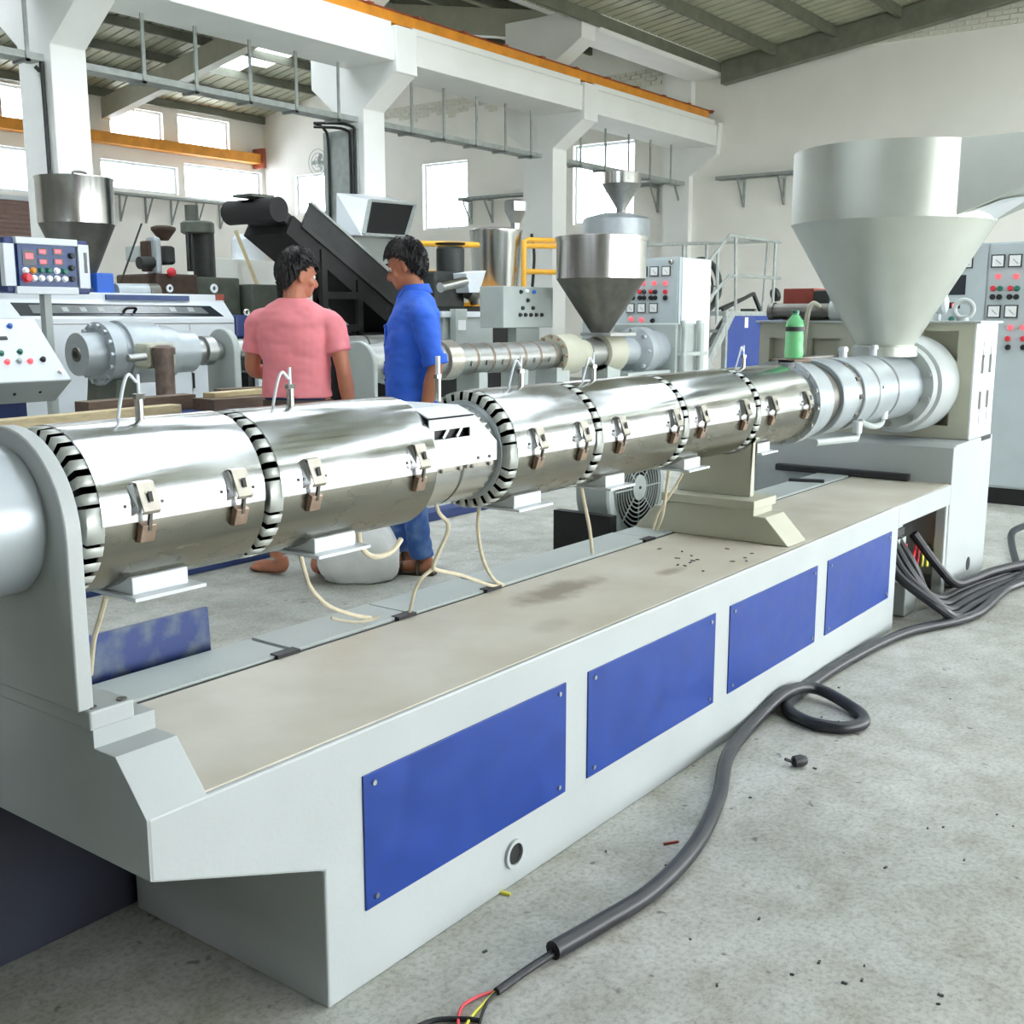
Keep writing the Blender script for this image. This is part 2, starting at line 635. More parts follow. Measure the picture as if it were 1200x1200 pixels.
# windows: frame, bars, panes; those of the near wall are added for light
wn = 0
for (a0, a1, b0, b1), ax in [(h, 'x') for h in winE] + [(h, 'y') for h in winB] + [(h, 'n') for h in winN_added]:
    wn += 1
    def bx(m_, u0, u1, v0, v1, d0, d1):
        if ax == 'n': m_.box(XN - d1, u0, v0, XN - d0, u1, v1)
        elif ax == 'x': m_.box(W + d0, u0, v0, W + d1, u1, v1)
        else: m_.box(u0, B + d0, v0, u1, B + d1, v1)
    fr = MB()
    t = 0.05
    bx(fr, a0, a0 + t, b0, b1, 0.1, 0.17); bx(fr, a1 - t, a1, b0, b1, 0.1, 0.17)
    bx(fr, a0 + t, a1 - t, b0, b0 + t, 0.1, 0.17); bx(fr, a0 + t, a1 - t, b1 - t, b1, 0.1, 0.17)
    wo = struct(fr, 'window_%d' % wn, 'paint_white', 0)
    nb = 2
    for k in range(1, nb):
        c = a0 + (a1 - a0) * k / nb
        m2 = MB(); bx(m2, c - 0.012, c + 0.012, b0 + t, b1 - t, 0.11, 0.16); m2.build('mullion', 'paint_white', wo, 0)
    for k in range(nb):
        c0 = a0 + t + (a1 - a0 - 2 * t) * k / nb; c1 = a0 + t + (a1 - a0 - 2 * t) * (k + 1) / nb
        m2 = MB(); bx(m2, c0 + 0.022, c1 - 0.022, b0 + t, b1 - t, 0.132, 0.137); m2.build('pane', 'pane', wo, 0)

# columns with corbels (side outline in y, z)
for i, cx in enumerate(COLX):
    poly = [(11.0, 0), (11.0, 4.1), (10.42, 4.5), (10.38, 4.5), (10.38, 5.08), (11.0, 5.08), (11.0, 5.45), (10.45, 5.78), (10.45, 6.2), (12.0, 6.2), (12.0, 5.78), (11.55, 5.45),
            (11.55, 5.08), (12.0, 5.08), (12.0, 4.45), (11.62, 4.15), (11.62, 0)]
    mb = MB(); mb.prism(poly, 'x', cx, cx + 0.41)
    o = struct(mb, 'column', 'concrete_paint', 0, 0.01)
poly = [(11.0, 0), (11.0, 4.1), (10.42, 4.5), (10.38, 5.08), (11.0, 5.08), (11.0, 6.2), (11.6, 6.2), (11.6, 0)]
mb = MB(); mb.prism(poly, 'x', W - 0.16, W - 0.001)
struct(mb, 'column', 'concrete_paint', 0)

# crane girders between the columns and the beam along the column heads
spans = [(XN, COLX[0]), (COLX[0] + 0.41, COLX[1]), (COLX[1] + 0.41, COLX[2]), (COLX[2] + 0.41, W - 0.16)]
for a, b in spans:
    mb = MB()
    mb.prism([(10.42, 4.64), (10.42, 5.02), (10.46, 5.04), (10.46, 5.13), (11.3, 5.13), (11.3, 4.64)], 'x', a, b)
    struct(mb, 'crane_girder', 'concrete_paint', 0, 0.008)
mb = MB(); mb.prism([(10.40, 5.93), (10.32, 6.0), (10.32, 6.55), (11.1, 6.55), (11.1, 5.93)], 'x', COLX[2] + 0.41, W)
struct(mb, 'eaves_beam', 'concrete_paint', 0, 0.01)
for a, b in [(COLX[1] + 0.41, COLX[2]), (COLX[0] + 0.41, COLX[1])]:
    mb = MB(); mb.prism([(10.40, 6.2), (10.32, 6.25), (10.32, 6.5), (11.1, 6.5), (11.1, 6.2)], 'x', a, b)
    struct(mb, 'eaves_beam', 'concrete_paint', 0, 0.01)

# orange crane rail with rusty bar and cleats on top
t = thing('crane_rail', 'orange steel crane rail with rusty bar on the white girder beside the columns', 'crane rail', (8, 10.6, 5.13))
MB().box(XN, 10.5, 5.13, W - 0.35, 10.66, 5.27).build('rail_beam', 'rail_orange', t, 0, 0.006)
MB().box(XN, 10.54, 5.27, W - 0.1, 10.6, 5.31).build('rail_bar', 'rail_rust', t, 0)
x = 8.0
while x < W - 0.3:
    MB().box(x, 10.44, 5.268, x + 0.10, 10.7, 5.29).build('cleat', 'rail_rust', t, 0)
    x += 0.95
t = thing('crane_rail', 'orange steel crane rail mounted on the back wall between the windows', 'crane rail', (16, B - 0.2, 5.36))
zr = P(200, 171, y=B - 0.25).z
MB().box(XN + 0.1, B - 0.35, zr - 0.14, W - 0.25, B - 0.01, zr + 0.1).build('rail_beam', 'rail_orange', t, 0)
MB().box(W - 0.4, B - 0.42, zr - 0.25, W - 0.3, B - 0.01, zr + 0.25).build('end_stop', 'rail_rust', t, 0)

# roofs: slab of sheet with seen and added skylight openings, purlins and rafters
def roof(name, y0, z0, y1, z1, holes, sheet_holes=None, x0=XN, x1=W + 0.3):
    zf = lambda y: z0 + (z1 - z0) * (y - y0) / (y1 - y0)
    mb = MB()
    for a0, a1, b0, b1 in cells(x0, x1, y0, y1, holes):
        # ribbed sheet: ribs run down the slope
        n = max(1, int((a1 - a0) / 0.25))
        for k in range(n):
            u0 = a0 + (a1 - a0) * k / n; u1 = a0 + (a1 - a0) * (k + 1) / n; um = u1 - 0.05
            pr = [(u0, 0), (um, 0), (um + 0.012, 0.035), (u1 - 0.012, 0.035), (u1, 0)]
            vs = [(p, b, zf(b) + h) for b in (b0, b1) for p, h in pr]
            mb.add(vs, [(i, i + 1, i + 6, i + 5) for i in range(4)])
    o = struct(mb, name, 'roof_sheet', 0)
    for h in holes:
        m2 = MB()
        m2.add([(h[0], h[2], zf(h[2]) + 0.01), (h[1], h[2], zf(h[2]) + 0.01), (h[1], h[3], zf(h[3]) + 0.01), (h[0], h[3], zf(h[3]) + 0.01)], [(0, 1, 2, 3)])
        s_ = m2.build('seen_or_added_skylight', 'skylight', o, 0, label='bright translucent skylight sheet in the roof')
    ny = int(abs(y1 - y0) / 1.15)
    for k in range(ny + 1):
        y = y0 + (y1 - y0) * (k + 0.35) / (ny + 0.7)
        m2 = MB(); m2.box(x0, y - 0.035, zf(y) - 0.19, x1 - 0.35, y + 0.035, zf(y) - 0.012); m2.build('purlin', 'purlin', o, 0)
    return zf, o


def on_slope(px, py, y0, z0, y1, z1):
    d = FW * F_PX + RT * (px - 600) - UP * (py - 600)
    k = (z1 - z0) / (y1 - y0)
    t = (z0 + k * (0 - y0) + k * 0 - CAM.z) / (d.z - k * d.y)
    return CAM + d * t


s1 = (YN, 5.45, 4.2, 7.0); s2 = (4.2, 7.0, 10.75, 6.12)
s3 = (10.75, 6.42, 17.3, 7.65); s4 = (17.3, 7.65, B + 0.3, 6.48)
q1 = on_slope(276, 72, *s4); q2 = on_slope(306, 64, *s4); q3 = on_slope(552, 20, *s3)
roof('ceiling_near_front', *s1, [(x_, x_ + 1.1, YN + 1.0, 3.6) for x_ in (4.5, 8.5, 12.5, 16.5)])  # strips out of view, added to let more sky light in from above
zf2, ro2 = roof('ceiling_near_back', *s2, [(x_, x_ + 1.1, 4.8, 10.0) for x_ in (3.5, 6.5, 9.5)])  # unseen strips here too, added to light the bed and floor
zf3, ro3 = roof('ceiling_far_front', *s3, [(x_, x_ + 1.1, 11.6, 17.0) for x_ in (-0.5, 2.0, 4.5, 7.0, 9.5)] + [(q3.x - 0.5, q3.x + 0.5, q3.y - 0.45, q3.y + 0.45)])  # only the last opening is a seen skylight; the strips are added for light
zf4, ro4 = roof('ceiling_far_back', *s4, [(q1.x - 0.55, q1.x + 0.45, q1.y - 0.6, q1.y + 0.5), (q2.x - 0.35, q2.x + 0.65, q2.y - 0.6, q2.y + 0.6)])
for cx in COLX:
    for (a, za, b, zb), mt in ((s3, 'concrete_paint'), (s4, 'concrete_paint')):
        mb = MB(); mb.add([(x_, y_, z_) for x_ in (cx + 0.08, cx + 0.33) for y_, z_ in ((a, za - 0.65), (b, zb - 0.65), (b, zb - 0.2), (a, za - 0.2))],
                          [(0, 1, 2, 3), (7, 6, 5, 4), (0, 4, 5, 1), (1, 5, 6, 2), (2, 6, 7, 3), (3, 7, 4, 0)])
        struct(mb, 'rafter', 'paint_cream', 0)
# steel rafter and bracing on the end wall of the near bay, under the roof
mb = MB()
y0, y1 = 10.3, -3.0
mb.add([(x_, y_, z_) for x_ in (W - 0.30, W - 0.08) for y_, z_ in ((10.3, zf2(10.3) - 0.42), (4.2, 6.58), (4.2, 6.97), (10.3, zf2(10.3) - 0.02))],
       [(0, 1, 2, 3), (7, 6, 5, 4), (0, 4, 5, 1), (1, 5, 6, 2), (2, 6, 7, 3), (3, 7, 4, 0)])
struct(mb, 'end_rafter', 'roof_steel', 0)
# bare brickwork left above the plaster line, brick by brick
def bricks(yA, yB, zlo, zhi):
    first = None
    row = 0
    z = 5.9
    cnt = 0
    while z < 7.4:
        y = yA - (0.12 if row % 2 else 0)
        while y < yB:
            l = 0.225
            if zlo(y) < z and z + 0.07 < zhi(y) and cnt < 290:
                if first is None:
                    m_ = MB(); m_.box(-0.025, 0, 0, 0.02, l, 0.068)
                    first = m_.build('brick', 'brick', None, 0)
                    o = first
                    o.parent = wall_end
                    o.location = Vector((W, y, z)) - OFF[wall_end.name]
                else:
                    o = first.copy(); COL.objects.link(o)
                    o.location = Vector((W - random.uniform(0, 0.012), y, z + random.uniform(-0.004, 0.004))) - OFF[wall_end.name]
                cnt += 1
            y += l + 0.016
        z += 0.082
        row += 1


bricks(4.3, 10.0, lambda y: 6.12 + 0.10 * max(0, (y - 9.0)) + 0.03 * math.sin(y * 9), lambda y: zf2(y) - 0.28)
bricks(12.0, 20.0, lambda y: 5.95 + 0.07 * math.sin(y * 5), lambda y: 6.36)

# cable trays hung on rods below the girders
def tray(x0, x1, rods, label):
    t = thing('cable_tray', label, 'cable tray', ((x0 + x1) / 2, 11.2, 3.93), 'hung cable trays')
    mb = MB(); mb.box(x0, 11.08, 3.93, x1, 11.32, 3.942); mb.box(x0, 11.08, 3.942, x1, 11.09, 4.0); mb.box(x0, 11.31, 3.942, x1, 11.32, 4.0)
    mb.build('tray', 'galv', t, 0)
    for r in rods:
        MB().box(r - 0.02, 11.06, 3.9, r + 0.02, 11.08, 4.64).build('hanger_rod', 'galv', t, 0)
        MB().box(r - 0.02, 11.06, 3.9, r + 0.02, 11.33, 3.93).build('cross_bar', 'galv', t, 0)


tray(3.4, COLX[0] - 0.03, [4.4, 5.4, 6.53], 'galvanised cable tray hung on rods ending at the column behind the steel hopper')
tray(COLX[0] + 0.44, COLX[1] - 0.02, [7.91, 8.62, 9.42, 10.16, 10.9], 'galvanised cable tray hung on rods above the black conveyor')
tray(COLX[1] + 0.44, COLX[2] - 0.2, [12.34, 13.05, 13.82, 14.55, 15.24], 'galvanised cable tray hung on rods above the stainless mixing tank')
tray(COLX[2] + 0.44, W - 0.2, [16.7, 17.5, 18.3, 19.1, 19.9], 'galvanised cable tray hung on rods next to the end wall')
# tray on brackets along the end wall
def wall_tray(y0, y1, ys, label):
    zt = 3.97
    t = thing('wall_cable_tray', label, 'cable tray', (W - 0.15, (y0 + y1) / 2, zt))
    mb = MB(); mb.box(W - 0.30, y0, zt, W - 0.06, y1, zt + 0.012); mb.box(W - 0.30, y0, zt, W - 0.29, y1, zt + 0.07)
    mb.build('tray', 'galv', t, 0)
    for y in ys:
        mb = MB(); mb.box(W - 0.34, y - 0.02, zt - 0.04, W - 0.01, y + 0.02, zt); mb.box(W - 0.05, y - 0.02, zt - 0.52, W - 0.01, y + 0.02, zt - 0.04)
        mb.bar((W - 0.32, y, zt - 0.05), (W - 0.03, y, zt - 0.5), 0.03, 0.03)
        mb.build('bracket', 'galv', t, 0)


wall_tray(1.0, 10.35, [P(q, 215, x=W).y for q in (873, 920)] + [7.2, 5.9, 4.6, 3.3], 'cable tray on triangular brackets along the end wall behind the big hopper')
wall_tray(P(660, 222, x=W).y, P(546, 230, x=W).y, [P(q, 230, x=W).y for q in (553, 578, 650)], 'cable tray on brackets on the end wall behind the stainless mixing tank')
wall_tray(11.62, P(735, 215, x=W).y, [P(q, 215, x=W).y for q in (772, 800)], 'short cable tray on brackets in the end wall corner by the column')
zt = P(130, 227, y=B - 0.2).z
t = thing('wall_cable_tray', 'cable tray on brackets along the back wall below the bright windows', 'cable tray', (17, B - 0.2, zt))
MB().box(13.9, B - 0.35, zt, W - 0.1, B - 0.05, zt + 0.05).build('tray', 'galv', t, 0)
for q in (145, 175, 205, 235, 262):
    x = P(q, 230, y=B - 0.2).x
    mb = MB(); mb.box(x - 0.02, B - 0.05, zt - 0.6, x + 0.02, B - 0.01, zt); mb.bar((x, B - 0.33, zt - 0.02), (x, B - 0.03, zt - 0.58), 0.03, 0.03)
    mb.build('bracket', 'galv', t, 0)

# roller shutter in the back wall
a = P(-30, 260, y=B); b = P(44, 232, y=B)
t = thing('roller_shutter', 'brown roller shutter in the back wall behind the steel hopper', 'shutter', ((a.x + b.x) / 2, B - 0.05, 0))
k = 0
z = 0.02
sl = None
while z < b.z - 0.1:
    m2 = MB(); m2.prism([(B - 0.05, z), (B - 0.075, z + 0.05), (B - 0.05, z + 0.1), (B - 0.03, z + 0.05)], 'x', a.x, b.x)
    m2.build('slat', 'shutter', t, 0)
    z += 0.1
MB().box(a.x - 0.05, B - 0.12, b.z - 0.1, b.x + 0.05, B - 0.005, b.z).build('shutter_box', 'paint_white', t, 0)

# conduit pipes on the columns
mb = MB(); mb.tube([(COLX[0] - 0.03, 11.12, 0.3), (COLX[0] - 0.03, 11.12, 3.7), (COLX[0] - 0.04, 11.13, 3.82), (COLX[0] - 0.09, 11.15, 3.88)], 0.022, 8, 4)
tag(mb.build('conduit', 'dark_machine'), 'thin dark conduit running down the column behind the steel hopper', 'conduit')
t = thing('cable_riser', 'grey cable tray with thick black cables rising along the column beside the conveyor', 'cable riser', (COLX[1] - 0.15, 11.3, 0))
MB().box(COLX[1] - 0.04, 11.1, 0.2, COLX[1] - 0.003, 11.75, 3.85).build('tray', 'galv', t, 0)
for dy, tp in ((11.62, 3.85), (11.12, 3.85), (11.2, 3.8)):
    mb = MB(); mb.tube([(COLX[1] - 0.07, dy, 0.3), (COLX[1] - 0.07, dy, 2.5), (COLX[1] - 0.07, dy, tp - 0.2), (COLX[1] - 0.12, dy + 0.02, tp + 0.03), (COLX[1] - 0.25, 11.7, tp + 0.1)], 0.02, 8, 5)
    mb.build('cable', 'black', t)
# wall fan
c = P(372, 190, x=W - 0.3)
t = thing('wall_fan', 'round wall fan with wire guard high on the end wall beside the column', 'fan', (W, c.y, c.z - 0.4))
for rr in (0.32, 0.22, 0.12):
    MB().ring((W - 0.3, c.y, c.z), (1, 0, 0), rr, 0.008, 28, 5).build('guard_ring', 'galv', t)
for k in range(3):
    a = 2 * PI * k / 3
    mb = MB(); mb.obox((W - 0.27, c.y + 0.13 * math.cos(a), c.z + 0.13 * math.sin(a)), (0.01, 0.2, 0.1), Matrix.Rotation(a, 3, 'X') @ Matrix.Rotation(0.3, 3, 'Y'))
    mb.build('blade', 'galv', t, 0)
MB().cyl((W - 0.3, c.y, c.z), (W, c.y, c.z), 0.05).build('motor', 'galv', t)

# ------------------------------------------------------------------ the large extruder
AY, AZ, CR = 1.8, 1.01, 0.152          # barrel axis and cover radius
Y0, Y1, T = 1.479, 2.112, 0.55         # bed front, bed back, bed top
EX = thing('extruder', 'long single screw extruder with chrome barrel covers on a pale bed with blue panels', 'extruder', (3.2, 1.797, 0))

# bed: shell with an open cable bay at its far end
mb = MB()
mb.prism([(0.985, 0.435), (0.985, T - 0.004), (4.73, T - 0.004), (4.73, 0), (1.365, 0), (1.365, 0.294)], 'y', Y0, Y1)
mb.box(4.73, Y0, 0.455, 5.5, Y1, T - 0.004)
mb.box(5.44, Y0, 0.0, 5.5, Y0 + 0.05, 0.455)
mb.box(4.73, Y1 - 0.04, 0.0, 5.5, Y1, 0.455)
bed = mb.build('bed', 'paint', EX, 0, 0.005)
MB().box(1.106, Y0 + 0.012, T - 0.0045, 5.499, 1.955, T - 0.001).build('bed_top', 'bed_top', bed, 0)
# loose cover plates along the back of the bed, black gaps between
xs = [1.11, 1.74, 2.16, 2.56, 3.46, 4.3, 5.49]
for i in range(len(xs) - 1):
    d = random.uniform(-0.004, 0.004)
    MB().box(xs[i] + 0.006, 1.968 + abs(d), T - 0.004 + 0.001, xs[i + 1] - 0.006, 2.13, T + 0.004 + 0.002 * (i % 2)).build('cover_plate', 'paint_grey', bed, 0, 0.001)
MB().box(1.106, 1.955, T - 0.004, 5.49, 1.968, T - 0.003).build('gap_strip', 'black', bed, 0)
for gx in (1.73, 2.15, 2.53, 3.45):
    MB().box(gx - 0.05, 1.956, T - 0.003, gx + 0.02, 1.985, T + 0.0075).build('cable_slot', 'black', bed, 0)
# blue side panels with corner screws
for i in range(4):
    x0 = 1.471 + i * 0.8165
    pn = MB().box(x0, Y0 - 0.004, 0.163, x0 + 0.716, Y0 + 0.001, 0.452).build('side_panel', 'blue_panel', bed, 0, 0.001, label='blue sheet panel')
    for sx in (x0 + 0.03, x0 + 0.686):
        for sz in (0.185, 0.43):
            m2 = MB(); m2.cyl((sx, Y0 - 0.0075, sz), (sx, Y0 - 0.003, sz), 0.006, n=8); m2.build('screw', 'steel_dull', bed)
# drain hole collar in the front of the bed
m2 = MB(); m2.lathe([(0, 0.027), (0, 0.036), (-0.008, 0.036), (-0.008, 0.027), (0.0, 0.027)], (1.973, Y0, 0.082), (0, 1, 0), 24); m2.build('drain_collar', 'paint', bed)
m2 = MB(); m2.cyl((1.973, Y0 - 0.002, 0.082), (1.973, Y0 + 0.0015, 0.082), 0.0275, n=24); m2.build('drain_hole', 'black', bed)
# nose block across the near end, stepped and sloped on both sides
mb = MB()
mb.prism([(Y0 + 0.0015, T - 0.006), (1.558, 0.634), (1.618, 0.634), (1.618, 0.668), (1.98, 0.668), (1.98, 0.634), (2.03, 0.634), (Y1 - 0.0015, T - 0.006), (Y1 - 0.0015, 0.4365), (Y0 + 0.0015, 0.4365)], 'x', 0.984, 1.105)
mb.build('nose_block', 'paint', EX, 0, 0.001)
mb = MB(); mb.box(0.975, 1.61, 0.668, 1.06, 1.99, 0.702); fp = mb.build('support_plate_foot', 'paint', EX, 0, 0.004)
for bx_, by in ((0.99, 1.628), (1.045, 1.624)):
    m2 = MB(); m2.cyl((bx_, by, 0.702), (bx_, by, 0.705), 0.009, n=12); m2.build('bolt_hole', 'steel_dark', fp)
# rounded support plate, barrel end pipe
def arch_plate(x0, x1, hw, zb, r):
    poly = [(AY - hw, zb), (AY + hw, zb)]
    n = 20
    poly += [(AY + hw * math.cos(PI * i / n), AZ - 0.02 + hw * math.sin(PI * i / n)) for i in range(n + 1)]
    m_ = MB(); m_.prism(poly, 'x', x0, x1)
    return m_
arch_plate(0.962, 0.992, 0.178, 0.702, 0).build('support_plate', 'paint', EX, 20, 0.003)
m2 = MB(); m2.lathe([(-0.7, 0.0), (-0.7, 0.128), (-0.006, 0.128), (-0.003, 0.124), (0.0, 0.124)], (0.962, AY, AZ), (1, 0, 0), 56)
m2.build('end_pipe', 'alu_paint', EX)
# covers: (x0, x1, latch xs, foot x0, x1)
covers = [(1.045, 1.398, (1.128, 1.332), (1.13, 1.25)), (1.44, 1.905, (1.521, 1.841), (1.57, 1.69)), (2.215, 2.572, (2.30, 2.507), (2.27, 2.39)),
          (2.615, 3.08, (2.706, 3.023), (2.715, 2.82)), (3.123, 3.61, (3.203, 3.517), (3.195, 3.305)), (3.66, 4.165, (3.748, 4.06), (3.755, 3.86))]
m2 = MB(); m2.cyl((1.0, AY, AZ), (4.2, AY, AZ), 0.105, n=40)
barrel = m2.build('barrel_core', 'black', EX)  # black stands in for the dark interior between the covers
SEAM = R(-3)
def shell(m_, x0, x1, r0, r1, a0, a1, n=36):
    """arc shell; angle measured from the -y side upwards"""
    vs = []
    for x_ in (x0, x1):
        for r_ in (r0, r1):
            for i in range(n + 1):
                a = a0 + (a1 - a0) * i / n
                vs.append((x_, AY - r_ * math.cos(a), AZ + r_ * math.sin(a)))
    k = n + 1
    fs = []
    for i in range(n):
        fs += [(k + i, k + i + 1, 3 * k + i + 1, 3 * k + i), (i, 2 * k + i, 2 * k + i + 1, i + 1), (i, i + 1, k + i + 1, k + i), (2 * k + i, 3 * k + i, 3 * k + i + 1, 2 * k + i + 1)]
    fs += [(0, k, 3 * k, 2 * k), (n, 2 * k + n, 3 * k + n, k + n)]
    m_.add(vs, fs)

for ci, (x0, x1, lx, fx) in enumerate(covers):
    m2 = MB(); shell(m2, x0, x1, CR - 0.002, CR + 0.0015, SEAM - 0.02, PI - SEAM)
    up_ = m2.build('upper_cover', 'chrome', EX, 25)
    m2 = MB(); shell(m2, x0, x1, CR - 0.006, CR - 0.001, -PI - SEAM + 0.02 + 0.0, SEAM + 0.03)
    lo_ = m2.build('lower_cover', 'chrome_shaded', EX, 25)
    m2 = MB(); m2.lathe([(x0 + 0.004, 0.0), (x0 + 0.004, CR - 0.007)], (0, AY, AZ), (1, 0, 0), 40)
    m2.build('end_disc', 'black', lo_)  # black disc paints the dark interior behind the notched teeth
    m2 = MB(); m2.lathe([(x1 - 0.004, 0.0), (x1 - 0.004, CR - 0.007)], (0, AY, AZ), (1, 0, 0), 40)
    m2.build('end_disc', 'insul', lo_)
    # end cap with bent teeth
    nt_ = 30
    m2 = MB()
    m2.lathe([(x0 - 0.030, 0.106), (x0 - 0.030, 0.128)], (0, AY, AZ), (1, 0, 0), 60)
    for k in range(nt_):
        a = 2 * PI * (k + 0.5) / nt_
        da = 2 * PI / nt_ * 0.30
        if k == 0 or k == nt_ - 1: da = 2 * PI / nt_ * 0.5
        def q(r_, x_, aa): return (x_, AY - r_ * math.cos(aa + SEAM), AZ + r_ * math.sin(aa + SEAM))
        m2.add([q(0.127, x0 - 0.030, a - da), q(0.127, x0 - 0.030, a + da), q(0.150, x0 - 0.026, a + da), q(0.150, x0 - 0.026, a - da), q(0.151, x0 + 0.006, a + da), q(0.151, x0 + 0.006, a - da)],
               [(0, 1, 2, 3), (3, 2, 4, 5)])
    cap = m2.build('end_cap', 'tooth', EX, 30)
    so = cap.modifiers.new('thick', 'SOLIDIFY'); so.thickness = 0.002; so.offset = 0
    # latches
    for x in lx:
        def pt(a, r, dx): return Vector((x + dx, AY - r * math.cos(a), AZ + r * math.sin(a)))
        w2 = 0.017
        # base ears
        for s_ in (-1, 1):
            m2 = MB()
            m2.add([pt(R(0), CR + 0.001, s_ * w2 * 1.25), pt(R(20), CR + 0.001, s_ * w2 * 1.25), pt(R(20), CR + 0.012, s_ * w2 * 1.15), pt(R(4), CR + 0.016, s_ * w2 * 1.15),
                    pt(R(0), CR + 0.001, s_ * w2 * 1.6), pt(R(20), CR + 0.001, s_ * w2 * 1.6), pt(R(20), CR + 0.012, s_ * w2 * 1.25), pt(R(4), CR + 0.016, s_ * w2 * 1.25)],
                   [(0, 1, 2, 3), (7, 6, 5, 4), (0, 3, 7, 4), (1, 5, 6, 2), (3, 2, 6, 7), (0, 4, 5, 1)])
            m2.build('latch_ear', 'chrome', up_, 0)
        m2 = MB()
        prof = [(R(22), CR + 0.004), (R(20), CR + 0.016), (R(3), CR + 0.026), (R(1), CR + 0.020)]
        vs = []
        for s_ in (-1, 1):
            for a, r_ in prof: vs.append(pt(a, r_, s_ * w2))
        m2.add(vs, [(0, 1, 5, 4), (1, 2, 6, 5), (2, 3, 7, 6)])
        lv = m2.build('latch_lever', 'tin', up_, 0)
        so = lv.modifiers.new('thick', 'SOLIDIFY'); so.thickness = 0.003; so.offset = -1
        m2 = MB(); m2.obox(pt(R(11), CR + 0.0225, 0.001), (0.008, 0.002, 0.018), Matrix.Rotation(R(-14), 3, 'X'))
        m2.build('lever_slot', 'black', up_, 0)
        m2 = MB(); m2.bar(pt(R(3), CR + 0.019, 0), pt(R(-9), CR + 0.014, 0), 0.006, 0.006); m2.build('latch_hook', 'steel_dark', up_, 0)
        m2 = MB()
        prof = [(R(-4), CR + 0.002), (R(-6), CR + 0.016), (R(-17), CR + 0.012), (R(-19), CR)]
        vs = []
        for s_ in (-1, 1):
            for a, r_ in prof: vs.append(pt(a, r_, s_ * w2 * 0.85))
        m2.add(vs, [(0, 1, 2, 3), (4, 7, 6, 5), (0, 4, 5, 1), (1, 5, 6, 2), (2, 6, 7, 3), (0, 3, 7, 4)])
        m2.build('latch_catch', 'bronze', lo_, 0, 0.001)
        for s_ in (-1, 1):
            m2 = MB(); m2.ball(pt(R(7), CR + 0.002, s_ * w2 * 2.2), 0.0035, 8, 6); m2.build('rivet', 'steel_dark', up_)
    # terminal foot hanging below the cover
    m2 = MB(); m2.box(fx[0], 1.70, 0.856, fx[1], 1.86, 0.888); ft = m2.build('terminal_foot', 'paint_white', EX, 0, 0.002)
    m2 = MB(); m2.box(fx[0] - 0.012, 1.675, 0.849, fx[1] + 0.022, 1.90, 0.856); m2.build('foot_plate', 'paint_white', ft, 0, 0.001)

# neck between the two barrel zones with its slotted cover box
m2 = MB(); m2.lathe([(1.88, 0.12), (1.905, 0.14), (1.91, 0.148), (1.915, 0.118), (2.20, 0.118)], (0, AY, AZ), (1, 0, 0), 48)
nk = m2.build('neck', 'steel', EX)
for xb0, xb1, r_ in ((1.925, 2.03, 0.124), (2.04, 2.15, 0.124)):
    m2 = MB(); shell(m2, xb0, xb1, 0.118, r_, R(-120), R(-6)); m2.build('heater_band', 'steel', nk, 25)
    m2 = MB(); shell(m2, xb0 + 0.004, xb1 - 0.004, 0.1245, 0.129, R(-10), R(-5)); m2.build('band_clamp', 'tin', nk, 0)
    for s_ in (0.02, 0.085):
        m2 = MB(); m2.ball((xb0 + s_, AY - 0.13, AZ - 0.018), 0.005, 8, 6); m2.build('clamp_screw', 'steel_dark', nk)
# box: side wall with slot, top, sloped end
bx0, bx1, by0, bz0, bz1 = 1.908, 2.16, AY - 0.128, AZ - 0.012, AZ + 0.128
m2 = MB()
sx0, sx1, sz0, sz1 = 1.925, 2.055, 1.066, 1.088
for a0, a1, b0, b1 in cells(bx0, 2.07, bz0, bz1 - 0.02, [(sx0, sx1, sz0, sz1)]):
    m2.box(a0, by0, b0, a1, by0 + 0.004, b1)
m2.prism([(2.07, bz0), (bx1, bz0), (bx1, AZ + 0.035), (2.07, bz1 - 0.02)], 'y', by0, by0 + 0.004)
m2.prism([(by0, bz1 - 0.024), (by0, bz1 - 0.02), (by0 + 0.05, bz1), (AY + 0.128, bz1), (AY + 0.128, bz1 - 0.004), (by0 + 0.05, bz1 - 0.004)], 'x', bx0, 2.07)
m2.add([(2.07, by0, bz1 - 0.02), (2.07, by0 + 0.05, bz1), (2.07, AY + 0.128, bz1), (bx1, AY + 0.128, AZ + 0.035), (bx1, by0, AZ + 0.035)], [(0, 4, 3, 2, 1)])
nb_ = m2.build('neck_box', 'paint_white', EX, 0)
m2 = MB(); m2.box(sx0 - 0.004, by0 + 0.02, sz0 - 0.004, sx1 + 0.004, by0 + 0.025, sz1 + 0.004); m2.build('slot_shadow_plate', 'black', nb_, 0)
for q in (1.97, 2.02):
    m2 = MB(); m2.bar((q, by0 + 0.014, sz0), (q + 0.02, by0 + 0.014, sz1), 0.006, 0.008); m2.build('slot_rib', 'steel_dull', nb_, 0)
for q in (2.085, 2.13):
    m2 = MB(); m2.ball((q, by0 - 0.001, AZ + 0.0), 0.004, 8, 6); m2.build('rivet', 'steel_dark', nb_)
# round face plate in front of the third cover
m2 = MB(); m2.lathe([(2.183, 0.108), (2.180, 0.110), (2.180, 0.127), (2.186, 0.127)], (0, AY, AZ), (1, 0, 0), 56); m2.build('face_plate', 'alu_paint', EX)

